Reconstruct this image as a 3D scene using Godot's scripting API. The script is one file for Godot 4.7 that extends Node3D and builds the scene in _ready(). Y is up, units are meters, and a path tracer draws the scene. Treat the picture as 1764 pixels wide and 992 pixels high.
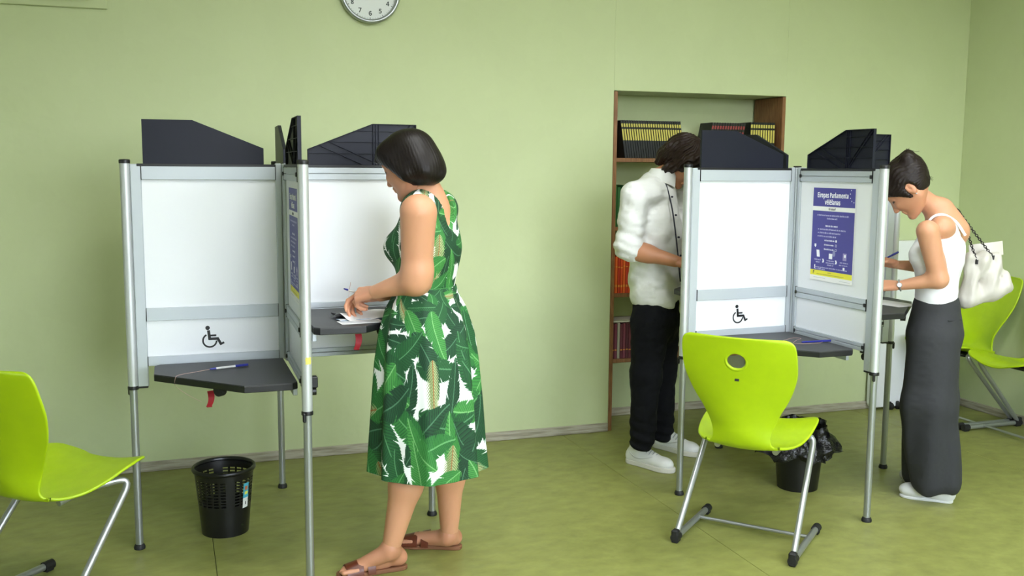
extends Node3D
# A polling room in a school: two four-bay voting booths, three people, lime chairs.

var M := {}
var taken := {}
var rng := RandomNumberGenerator.new()

# ------------------------------------------------------------------ mesh collector
class MB:
	var v := PackedVector3Array()
	var n := PackedVector3Array()
	var uv := PackedVector2Array()
	var col := PackedColorArray()
	var ix := PackedInt32Array()
	func tri(a: Vector3, b: Vector3, c: Vector3) -> void:
		var m := (c - a).cross(b - a).normalized()
		for p in [a, b, c]:
			ix.append(v.size()); v.append(p); n.append(m); uv.append(Vector2(p.x + p.z, p.y)); col.append(Color.WHITE)
	func quad(a: Vector3, b: Vector3, c: Vector3, d: Vector3) -> void:
		tri(a, b, c); tri(a, c, d)
	# box with chamfered edges; t places it
	func box(size: Vector3, t := Transform3D(), bev := 0.002) -> void:
		var h := size / 2.0
		bev = minf(bev, minf(h.x, minf(h.y, h.z)) * 0.8)
		var i := h - Vector3(bev, bev, bev)
		for ax in 3:
			for sg in [-1.0, 1.0]:
				var u := (ax + 1) % 3
				var w := (ax + 2) % 3
				var q := []
				for s in [[-1, -1], [1, -1], [1, 1], [-1, 1]]:
					var p := Vector3()
					p[ax] = h[ax] * sg; p[u] = i[u] * s[0]; p[w] = i[w] * s[1]
					q.append(t * p)
				if sg > 0: quad(q[0], q[3], q[2], q[1])
				else: quad(q[0], q[1], q[2], q[3])
		for ax in 3:
			var u := (ax + 1) % 3
			var w := (ax + 2) % 3
			for su in [-1.0, 1.0]:
				for sw in [-1.0, 1.0]:
					var a := Vector3(); var b := Vector3(); var c := Vector3(); var d := Vector3()
					a[ax] = -i[ax]; a[u] = h[u] * su; a[w] = i[w] * sw
					b = a; b[ax] = i[ax]
					c[ax] = i[ax]; c[u] = i[u] * su; c[w] = h[w] * sw
					d = c; d[ax] = -i[ax]
					if su * sw > 0: quad(t * a, t * d, t * c, t * b)
					else: quad(t * a, t * b, t * c, t * d)
		for sx in [-1.0, 1.0]:
			for sy in [-1.0, 1.0]:
				for sz in [-1.0, 1.0]:
					var a := t * Vector3(h.x * sx, i.y * sy, i.z * sz)
					var b := t * Vector3(i.x * sx, h.y * sy, i.z * sz)
					var c := t * Vector3(i.x * sx, i.y * sy, h.z * sz)
					if sx * sy * sz > 0: tri(a, c, b)
					else: tri(a, b, c)
	# smooth grid of points, rows x cols
	func grid(g: Array, wrap := false, uvs := Vector2.ONE, flip := false, c := Color.WHITE) -> void:
		var rows := g.size()
		var cols: int = g[0].size()
		var nc := cols + 1 if wrap else cols
		var nn := []
		for r in rows:
			var line := PackedVector3Array()
			for k in cols:
				var k0 := (k - 1 + cols) % cols if wrap else maxi(k - 1, 0)
				var k1 := (k + 1) % cols if wrap else mini(k + 1, cols - 1)
				var du: Vector3 = g[r][k1] - g[r][k0]
				var dv: Vector3 = g[mini(r + 1, rows - 1)][k] - g[maxi(r - 1, 0)][k]
				var m := du.cross(dv)
				if m.length() < 1e-12:
					var r2 := 1 if r == 0 else rows - 2
					m = (g[r2][k1] - g[r2][k0]).cross(dv)
				line.append(m.normalized() * (-1.0 if flip else 1.0))
			nn.append(line)
		var base := v.size()
		for r in rows:
			for k in nc:
				v.append(g[r][k % cols]); n.append(nn[r][k % cols]); col.append(c)
				uv.append(Vector2(float(k) / (nc - 1), float(r) / (rows - 1)) * uvs)
		for r in rows - 1:
			for k in nc - 1:
				var a := base + r * nc + k
				if flip: ix.append_array([a, a + 1, a + nc + 1, a, a + nc + 1, a + nc])
				else: ix.append_array([a, a + nc + 1, a + 1, a, a + nc, a + nc + 1])
	func fan(ring: Array, up: Vector3, c := Color.WHITE) -> void:
		var mid := Vector3.ZERO
		for p in ring: mid += p
		mid /= ring.size()
		var b := v.size()
		v.append(mid); n.append(up); uv.append(Vector2(mid.x + mid.z, mid.y)); col.append(c)
		for p in ring: v.append(p); n.append(up); uv.append(Vector2(p.x + p.z, p.y)); col.append(c)
		for k in ring.size():
			var k2 := (k + 1) % ring.size()
			if (ring[k] - mid).cross(ring[k2] - mid).dot(up) > 0: ix.append_array([b, b + 1 + k2, b + 1 + k])
			else: ix.append_array([b, b + 1 + k, b + 1 + k2])
	# tube along points; radius a number or one per point
	func tube(pts: Array, rad: Variant, seg := 10, caps := true, c := Color.WHITE, squash := Vector2.ONE, up0 := Vector3.ZERO) -> void:
		var rows := []
		var up := up0
		for i in pts.size():
			var t: Vector3 = (pts[mini(i + 1, pts.size() - 1)] - pts[maxi(i - 1, 0)]).normalized()
			if up == Vector3.ZERO: up = Vector3.UP if absf(t.y) < 0.9 else Vector3.RIGHT
			up = (up - t * up.dot(t)).normalized()
			var s := t.cross(up)
			var r: float = rad[i] if rad is Array or rad is PackedFloat32Array else rad
			var ring := []
			for k in seg:
				var a := TAU * k / seg
				ring.append(pts[i] + (s * cos(a) * squash.x + up * sin(a) * squash.y) * r)
			rows.append(ring)
		grid(rows, true, Vector2.ONE, true, c)
		if caps:
			fan(rows[0], (pts[0] - pts[1]).normalized(), c)
			fan(rows[-1], (pts[-1] - pts[-2]).normalized(), c)
	# profile of Vector2(radius, height) turned about y at origin
	func lathe(prof: Array, seg := 24, at := Vector3.ZERO, caps := true, c := Color.WHITE) -> void:
		var rows := []
		for p in prof:
			var ring := []
			for k in seg:
				var a := TAU * k / seg
				ring.append(at + Vector3(cos(a) * p.x, p.y, sin(a) * p.x))
			rows.append(ring)
		grid(rows, true, Vector2.ONE, true, c)
		if caps:
			if prof[0].x > 1e-4: fan(rows[0], Vector3.DOWN, c)
			if prof[-1].x > 1e-4: fan(rows[-1], Vector3.UP, c)
	# polygon (x, z) between heights y0 and y1, with a small bevel on top and bottom
	func prism(poly: Array, y0: float, y1: float, bev := 0.002, t := Transform3D()) -> void:
		var k := poly.size()
		var mid := Vector2.ZERO
		for p in poly: mid += p
		mid /= k
		var ins := []
		for i in k:
			var a: Vector2 = poly[(i - 1 + k) % k]; var b: Vector2 = poly[i]; var d: Vector2 = poly[(i + 1) % k]
			var e1 := (b - a).normalized(); var e2 := (d - b).normalized()
			var nn := (Vector2(-e1.y, e1.x) + Vector2(-e2.y, e2.x))
			nn = nn.normalized() if nn.length() > 1e-6 else Vector2(-e1.y, e1.x)
			if nn.dot(mid - b) < 0: nn = -nn
			ins.append(b + nn * bev)
		var R := func(q: Array, y: float) -> Array:
			var o := []
			for p in q: o.append(t * Vector3(p.x, y, p.y))
			return o
		var rings := [R.call(ins, y0), R.call(poly, y0 + bev), R.call(poly, y1 - bev), R.call(ins, y1)]
		for r in 3:
			for i in k:
				var j := (i + 1) % k
				var q := [rings[r][i], rings[r][j], rings[r + 1][j], rings[r + 1][i]]
				var cen: Vector3 = t * Vector3(mid.x, (y0 + y1) / 2, mid.y)
				if (q[2] - q[0]).cross(q[1] - q[0]).dot(q[0] - cen) > 0: quad(q[0], q[1], q[2], q[3])
				else: quad(q[0], q[3], q[2], q[1])
		var idx := Geometry2D.triangulate_polygon(PackedVector2Array(ins))
		for i in range(0, idx.size(), 3):
			for s in [0, 3]:
				var a: Vector3 = rings[s][idx[i]]; var b: Vector3 = rings[s][idx[i + 1]]; var c: Vector3 = rings[s][idx[i + 2]]
				var want := t.basis.y * (1.0 if s == 3 else -1.0)
				if (c - a).cross(b - a).dot(want) > 0: tri(a, b, c)
				else: tri(a, c, b)
	# sheet of points with thickness, holes where mask is 0, rounded rim
	func shell(g: Array, th: float, mask := [], wrap := false, uvs := Vector2.ONE) -> void:
		var rows := g.size()
		var cols: int = g[0].size()
		var qc := cols if wrap else cols - 1
		var nn := []
		for r in rows:
			var line := []
			for k in cols:
				var k0 := (k - 1 + cols) % cols if wrap else maxi(k - 1, 0)
				var k1 := (k + 1) % cols if wrap else mini(k + 1, cols - 1)
				var m: Vector3 = (g[r][k1] - g[r][k0]).cross(g[mini(r + 1, rows - 1)][k] - g[maxi(r - 1, 0)][k])
				line.append(m.normalized())
			nn.append(line)
		var on := func(r: int, k: int) -> bool:
			if wrap: k = (k + cols) % cols
			if r < 0 or k < 0 or r >= rows - 1 or k >= qc: return false
			return mask.is_empty() or mask[r][k] != 0
		for side in [1.0, -1.0]:
			var base := v.size()
			for r in rows:
				for k in cols:
					v.append(g[r][k] + nn[r][k] * th * 0.5 * side); n.append(nn[r][k] * side); col.append(Color.WHITE)
					uv.append(Vector2(float(k) / cols, float(r) / rows) * uvs)
			for r in rows - 1:
				for k in qc:
					if not on.call(r, k): continue
					var a := base + r * cols + k
					var b := base + r * cols + (k + 1) % cols
					var c := base + (r + 1) * cols + (k + 1) % cols
					var d := base + (r + 1) * cols + k
					if side > 0: ix.append_array([a, c, b, a, d, c])
					else: ix.append_array([a, b, c, a, c, d])
		# rim
		var outw := {}
		var edges := []
		for r in rows - 1:
			for k in qc:
				if not on.call(r, k): continue
				var kk := (k + 1) % cols
				for e in [[r, k, r, kk, r - 1, k], [r + 1, k, r + 1, kk, r + 1, k], [r, k, r + 1, k, r, k - 1], [r, kk, r + 1, kk, r, k + 1]]:
					if on.call(e[4], e[5]): continue
					var pa: Vector3 = g[e[0]][e[1]]; var pb: Vector3 = g[e[2]][e[3]]
					var cen: Vector3 = (g[r][k] + g[r + 1][kk] + g[r][kk] + g[r + 1][k]) * 0.25
					var ed := (pb - pa).normalized()
					var o := ((pa + pb) * 0.5 - cen)
					o = (o - ed * o.dot(ed)).normalized()
					edges.append([e[0], e[1], e[2], e[3], o])
					for q in [[e[0], e[1]], [e[2], e[3]]]:
						outw[q] = outw.get(q, Vector3.ZERO) + o
		for e in edges:
			var strip := []
			for q in [[e[0], e[1]], [e[2], e[3]]]:
				var o: Vector3 = outw[q].normalized()
				var m: Vector3 = nn[q[0]][q[1]]
				var line := []
				for j in 5:
					var a := PI * j / 4.0
					line.append([g[q[0]][q[1]] + (m * cos(a) + o * sin(a)) * th * 0.5, m * cos(a) + o * sin(a)])
				strip.append(line)
			var b := v.size()
			for line in strip:
				for p in line: v.append(p[0]); n.append(p[1]); col.append(Color.WHITE); uv.append(Vector2(p[0].x, p[0].y))
			for j in 4:
				var face := (v[b + 6 + j] - v[b + j]).cross(v[b + j + 1] - v[b + j])
				if face.dot(n[b + j] + n[b + j + 1]) > 0: ix.append_array([b + j, b + j + 1, b + 6 + j, b + j, b + 6 + j, b + 5 + j])
				else: ix.append_array([b + j, b + 6 + j, b + j + 1, b + j, b + 5 + j, b + 6 + j])
	func done() -> ArrayMesh:
		var arr := []
		arr.resize(Mesh.ARRAY_MAX)
		arr[Mesh.ARRAY_VERTEX] = v; arr[Mesh.ARRAY_NORMAL] = n; arr[Mesh.ARRAY_TEX_UV] = uv; arr[Mesh.ARRAY_COLOR] = col; arr[Mesh.ARRAY_INDEX] = ix
		var m := ArrayMesh.new()
		m.add_surface_from_arrays(Mesh.PRIMITIVE_TRIANGLES, arr)
		return m

# ------------------------------------------------------------------ naming and parenting
func numbered(called: String) -> String:
	var k: int = taken.get(called, -1) + 1
	taken[called] = k
	return called if k == 0 else "%s_%03d" % [called, k]
func tag(o: Node, label: String, category: String, group := "", kind := "") -> Node:
	if label: o.set_meta("label", label)
	if category: o.set_meta("category", category)
	if group: o.set_meta("group", group)
	if kind: o.set_meta("kind", kind)
	return o
func thing(called: String, label: String, category: String, at := Vector3.ZERO, turn := 0.0, group := "") -> Node3D:
	var o := Node3D.new()
	o.name = numbered(called)
	add_child(o)
	o.position = at
	o.rotation.y = turn
	tag(o, label, category, group)
	return o
func part(called: String, mb: Variant, m: Material, parent: Node = self) -> MeshInstance3D:
	var o := MeshInstance3D.new()
	o.name = numbered(called) if parent == self else called
	o.mesh = mb.done() if mb is MB else mb
	o.material_override = m
	parent.add_child(o, true)
	return o
func struct(called: String, mb: MB, m: Material) -> MeshInstance3D:
	var o := part(called, mb, m)
	o.set_meta("kind", "structure")
	return o
func copy(o: Node3D, at: Vector3, turn: float, label: String, group := "") -> Node3D:
	var c: Node3D = o.duplicate()
	c.name = numbered(String(o.name).rstrip("0123456789_"))
	add_child(c)
	c.position = at
	c.rotation = Vector3(0, turn, 0)
	tag(c, label, o.get_meta("category"), group)
	return c
func T(at: Vector3, b := Basis()) -> Transform3D: return Transform3D(b, at)
func bx(size: Vector3, at := Vector3.ZERO, bev := 0.002, b := Basis()) -> MB:
	var m := MB.new(); m.box(size, T(at, b), bev); return m
func tb(pts: Array, rad: Variant, seg := 10) -> MB:
	var m := MB.new(); m.tube(pts, rad, seg); return m
# points of a smooth curve through the given ones
func curve(pts: Array, each := 6) -> Array:
	var o := []
	for i in pts.size() - 1:
		var p0 = pts[maxi(i - 1, 0)]; var p1 = pts[i]; var p2 = pts[i + 1]; var p3 = pts[mini(i + 2, pts.size() - 1)]
		for k in each:
			o.append(p1.cubic_interpolate(p2, p0, p3, float(k) / each))
	o.append(pts[-1])
	return o
# polyline with its corners rounded
func bend(pts: Array, rad: float, each := 6) -> Array:
	var o := [pts[0]]
	for i in range(1, pts.size() - 1):
		var a: Vector3 = pts[i] + (pts[i - 1] - pts[i]).limit_length(rad)
		var c: Vector3 = pts[i] + (pts[i + 1] - pts[i]).limit_length(rad)
		for k in each + 1:
			var t := float(k) / each
			o.append(a.lerp(pts[i], t).lerp(pts[i].lerp(c, t), t))
	o.append(pts[-1])
	return o

# ------------------------------------------------------------------ materials
func mat(c: Color, rough := 0.6, metal := 0.0, spec := 0.5) -> StandardMaterial3D:
	var m := StandardMaterial3D.new()
	m.albedo_color = c; m.roughness = rough; m.metallic = metal; m.metallic_specular = spec
	return m
func noise_tex(seed_: int, freq: float, stops: Array, size := 512, oct := 4, normal := false, kind := FastNoiseLite.TYPE_SIMPLEX_SMOOTH) -> NoiseTexture2D:
	var f := FastNoiseLite.new()
	f.seed = seed_; f.frequency = freq; f.noise_type = kind; f.fractal_octaves = oct
	var t := NoiseTexture2D.new()
	t.width = size; t.height = size; t.seamless = true; t.noise = f; t.normalize = true
	if normal: t.as_normal_map = true; t.bump_strength = 4.0
	else:
		var g := Gradient.new()
		g.offsets = PackedFloat32Array(stops.map(func(s): return s[0]))
		g.colors = PackedColorArray(stops.map(func(s): return s[1]))
		t.color_ramp = g
	return t
func tri_mat(t: Texture2D, scale: Vector3, rough := 0.7, spec := 0.5) -> StandardMaterial3D:
	var m := mat(Color.WHITE, rough, 0.0, spec)
	m.albedo_texture = t
	m.uv1_triplanar = true; m.uv1_world_triplanar = true; m.uv1_scale = scale
	return m
func bumped(m: StandardMaterial3D, t: Texture2D, amount: float) -> StandardMaterial3D:
	m.normal_enabled = true; m.normal_texture = t; m.normal_scale = amount
	return m

func make_materials() -> void:
	var grain := noise_tex(11, 0.06, [], 256, 4, true)
	var wall_t := noise_tex(3, 0.008, [[0.0, Color8(189, 199, 153)], [0.5, Color8(191, 201, 155)], [1.0, Color8(193, 203, 157)]], 512, 5)
	M.wall = bumped(tri_mat(wall_t, Vector3(0.5, 0.5, 0.5), 0.62), grain, 0.05)
	var floor_t := noise_tex(5, 0.012, [[0.0, Color8(124, 127, 68)], [0.35, Color8(135, 138, 75)], [0.65, Color8(141, 144, 79)], [1.0, Color8(150, 153, 87)]], 1024, 6)
	M.floor = bumped(tri_mat(floor_t, Vector3(0.55, 0.55, 0.9), 0.42, 0.45), grain, 0.08)
	M.seam = mat(Color8(62, 66, 32), 0.8)
	M.ceiling = mat(Color8(222, 222, 214), 0.9)
	var base_t := noise_tex(8, 0.02, [[0.0, Color8(120, 114, 98)], [0.45, Color8(160, 153, 135)], [0.7, Color8(178, 172, 156)], [1.0, Color8(140, 132, 114)]], 512, 4)
	M.base = tri_mat(base_t, Vector3(0.35, 5.0, 0.35), 0.55)
	M.alu = mat(Color8(200, 203, 204), 0.5, 0.6)
	M.alu_flat = mat(Color8(186, 192, 197), 0.5, 0.4)
	M.board = mat(Color8(228, 230, 233), 0.4)
	M.black = mat(Color8(20, 20, 22), 0.42)
	M.shield = mat(Color8(26, 28, 40), 0.45, 0.0, 0.35)
	M.desk = mat(Color8(50, 51, 53), 0.5)
	M.desk_edge = mat(Color8(22, 22, 24), 0.45)
	M.symbol = mat(Color8(14, 14, 16), 0.4)
	var lime_t := noise_tex(14, 0.02, [[0.0, Color8(160, 190, 8)], [1.0, Color8(172, 201, 12)]], 256, 3)
	M.lime = bumped(tri_mat(lime_t, Vector3(2, 2, 2), 0.4), grain, 0.06)
	M.chrome = mat(Color8(176, 178, 181), 0.36, 0.8)
	M.steel = mat(Color8(176, 180, 184), 0.34, 0.8)
	M.rubber = mat(Color8(24, 24, 25), 0.6)
	var wood_t := noise_tex(9, 0.03, [[0.0, Color8(104, 68, 40)], [0.5, Color8(134, 92, 57)], [1.0, Color8(152, 108, 70)]], 512, 4)
	M.wood = tri_mat(wood_t, Vector3(6.0, 0.5, 6.0), 0.5)
	M.plastic_black = mat(Color8(17, 17, 18), 0.34)
	M.bag_film = bumped(mat(Color8(16, 16, 17), 0.24), grain, 0.7)
	M.red = mat(Color8(160, 18, 32), 0.6)
	M.blue = mat(Color8(30, 36, 130), 0.35)
	M.clear = mat(Color8(214, 214, 210), 0.2)
	M.string = mat(Color8(196, 160, 150), 0.8)
	M.paper = mat(Color8(240, 240, 238), 0.75)
	M.paper_blue = mat(Color8(138, 152, 168), 0.7)
	M.white_plastic = mat(Color8(222, 224, 226), 0.4)
	M.tape = mat(Color8(214, 204, 96), 0.55)

func _ready() -> void:
	rng.seed = 7
	# camera
	var cam := Camera3D.new()
	cam.name = "camera"
	add_child(cam)
	cam.position = Vector3(0, 1.5, 0)
	cam.rotation_degrees = Vector3(-6.932, -19.202, 0.395)
	cam.fov = 32.439
	cam.near = 0.05
	cam.current = true
	# daylight
	var env := Environment.new()
	env.background_mode = Environment.BG_SKY
	var sky := ProceduralSkyMaterial.new()
	sky.sky_top_color = Color(0.80, 0.85, 0.92); sky.sky_horizon_color = Color(0.93, 0.95, 0.97)
	sky.ground_bottom_color = Color(0.42, 0.44, 0.38); sky.ground_horizon_color = Color(0.62, 0.64, 0.60)
	sky.sky_energy_multiplier = 3.7; sky.ground_energy_multiplier = 1.2
	env.sky = Sky.new(); env.sky.sky_material = sky
	env.tonemap_mode = Environment.TONE_MAPPER_LINEAR
	env.tonemap_exposure = 1.1
	env.sdfgi_enabled = true; env.ssao_enabled = true; env.ssil_enabled = true
	var we := WorldEnvironment.new()
	we.name = "daylight"
	we.environment = env
	add_child(we)
	make_materials()
	room()
	ceiling_lights()
	booths()
	chairs()
	bins()
	bookcase()
	wall_things()
	small_things()
	people()

# ------------------------------------------------------------------ the room
const WZ := -5.066
const XR := 4.79
const XL := -4.2
const ZF := 0.9
const CH := 3.3
const LAMP := 3.0
const LZ0 := -2.1
const LZ1 := -1.5
const NX0 := 2.354
const NX1 := 3.465
const NT := 1.927
func span(m: MB, a: Vector3, b: Vector3, bev := 0.0015) -> void:
	m.box((b - a).abs(), T((a + b) / 2), bev)
func room() -> void:
	var f := MB.new()
	span(f, Vector3(XL, -0.12, WZ - 0.5), Vector3(XR + 0.2, -0.003, ZF + 0.2))
	var fl := struct("floor", f, M.seam)
	var xs := [XL, -1.83, 0.13, 2.07, 4.03, XR]
	for i in 5:
		var s := MB.new()
		span(s, Vector3(xs[i] + 0.0012, -0.003, WZ - 0.32), Vector3(xs[i + 1] - 0.0012, 0.0, ZF), 0.0008)
		part("linoleum_sheet", s, M.floor, fl)
	var w := MB.new()
	span(w, Vector3(XL - 0.2, 0, WZ - 0.45), Vector3(NX0, CH, WZ))
	span(w, Vector3(NX1, 0, WZ - 0.45), Vector3(XR + 0.2, CH, WZ))
	span(w, Vector3(NX0, NT, WZ - 0.45), Vector3(NX1, CH, WZ))
	span(w, Vector3(NX0, 0, WZ - 0.45), Vector3(NX1, NT, WZ - 0.315))
	struct("wall_back", w, M.wall)
	w = MB.new(); span(w, Vector3(XR, 0, WZ), Vector3(XR + 0.2, CH, ZF)); struct("wall_right", w, M.wall)
	w = MB.new()
	span(w, Vector3(XL - 0.2, 0, WZ), Vector3(XL, 0.85, ZF)); span(w, Vector3(XL - 0.2, 2.9, WZ), Vector3(XL, CH, ZF))
	span(w, Vector3(XL - 0.2, 0.85, WZ), Vector3(XL, 2.9, LZ0)); span(w, Vector3(XL - 0.2, 0.85, LZ1), Vector3(XL, 2.9, ZF))
	struct("wall_left", w, M.wall)
	w = MB.new(); span(w, Vector3(XL - 0.2, CH, WZ - 0.45), Vector3(XR + 0.2, CH + 0.15, ZF + 0.2)); struct("ceiling", w, M.ceiling)
	# window wall behind the photographer
	var wins := [[0.35, 1.95], [2.1, 3.7]]
	w = MB.new()
	span(w, Vector3(XL - 0.2, 0, ZF), Vector3(XR + 0.2, 0.85, ZF + 0.2))
	span(w, Vector3(XL - 0.2, 2.9, ZF), Vector3(XR + 0.2, CH, ZF + 0.2))
	var px := XL - 0.2
	for a in wins:
		span(w, Vector3(px, 0.85, ZF), Vector3(a[0], 2.9, ZF + 0.2)); px = a[1]
	span(w, Vector3(px, 0.85, ZF), Vector3(XR + 0.2, 2.9, ZF + 0.2))
	struct("wall_front", w, M.wall)
	var glass := mat(Color(1, 1, 1, 0.05), 0.02)
	glass.transparency = BaseMaterial3D.TRANSPARENCY_ALPHA
	for i in wins.size():
		var a = wins[i]
		var fr := MB.new()
		var cx: float = (a[0] + a[1]) / 2
		for x in [a[0] + 0.03, cx, a[1] - 0.03]: fr.box(Vector3(0.06, 2.05, 0.06), T(Vector3(x, 1.875, ZF + 0.1)))
		for y in [0.88, 2.3, 2.87]: fr.box(Vector3(a[1] - a[0], 0.06, 0.055), T(Vector3(cx, y, ZF + 0.1)))
		var wn := struct("window_%d" % (i + 1), fr, M.white_plastic)
		part("pane", bx(Vector3(a[1] - a[0] - 0.06, 1.95, 0.006), Vector3(cx, 1.875, ZF + 0.1), 0.0), glass, wn)
	var lf := MB.new()  # unseen left-wall window, added to brighten the booth faces turned left
	for z in [LZ0 + 0.03, (LZ0 + LZ1) / 2, LZ1 - 0.03]: lf.box(Vector3(0.06, 2.05, 0.06), T(Vector3(XL - 0.1, 1.875, z)))
	for y in [0.88, 2.3, 2.87]: lf.box(Vector3(0.055, 0.06, LZ1 - LZ0), T(Vector3(XL - 0.1, y, (LZ0 + LZ1) / 2)))
	var lw := struct("window_3", lf, M.white_plastic)
	part("pane", bx(Vector3(0.006, 1.95, LZ1 - LZ0 - 0.06), Vector3(XL - 0.1, 1.875, (LZ0 + LZ1) / 2), 0.0), glass, lw)
	# skirting
	var bh := 0.05
	var s := MB.new(); span(s, Vector3(XL, 0, WZ), Vector3(NX0 - 0.004, bh, WZ + 0.014), 0.004)
	struct("baseboard_back", s, M.base)
	s = MB.new(); span(s, Vector3(NX1 + 0.02, 0, WZ), Vector3(XR, bh, WZ + 0.014), 0.004); struct("baseboard_corner", s, M.base)
	s = MB.new(); span(s, Vector3(NX0 + 0.02, 0, WZ - 0.315), Vector3(NX1 - 0.02, bh, WZ - 0.301), 0.004); struct("baseboard_niche", s, M.base)
	s = MB.new(); span(s, Vector3(XR - 0.014, 0, WZ + 0.014), Vector3(XR, bh, ZF), 0.004); struct("baseboard_right", s, M.base)
	s = MB.new(); span(s, Vector3(XL, 0, WZ + 0.014), Vector3(XL + 0.014, bh, ZF), 0.004); struct("baseboard_left", s, M.base)

func ceiling_lights() -> void:
	# two rows of flat light panels, out of view above
	var names := [["nearest the window wall on the clock side", 0.9, -0.9], ["nearest the window wall on the corner side", 3.1, -0.9], ["over the room's middle on the clock side", 0.9, -2.7], ["over the room's middle on the corner side", 3.1, -2.7]]
	var glow := mat(Color8(250, 249, 244), 0.5)
	glow.emission_enabled = true; glow.emission = Color(0.99, 1.0, 1.0); glow.emission_energy_multiplier = 2.0
	for q in names:
		var t := thing("ceiling_light", "flat white ceiling light panel " + q[0], "ceiling light", Vector3(q[1], CH, q[2]), 0.0, "ceiling light panels")
		var fr := MB.new()
		for s in [-1, 1]:
			fr.box(Vector3(1.2, 0.05, 0.02), T(Vector3(0, -0.025, s * 0.29)), 0.002)
			fr.box(Vector3(0.02, 0.05, 0.56), T(Vector3(s * 0.59, -0.025, 0)), 0.002)
		part("frame", fr, M.white_plastic, t)
		part("diffuser", bx(Vector3(1.16, 0.01, 0.56), Vector3(0, -0.035, 0), 0.001), glow, t)
		var al := AreaLight3D.new()
		al.name = "panel_light"
		t.add_child(al)
		al.position = Vector3(0, -0.056, 0); al.rotation.x = -PI / 2
		al.area_size = Vector2(1.14, 0.54)
		al.light_energy = LAMP; al.light_color = Color(0.99, 1.0, 1.0)
		al.area_range = 14.0; al.area_attenuation = 2.0; al.shadow_enabled = true

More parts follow.
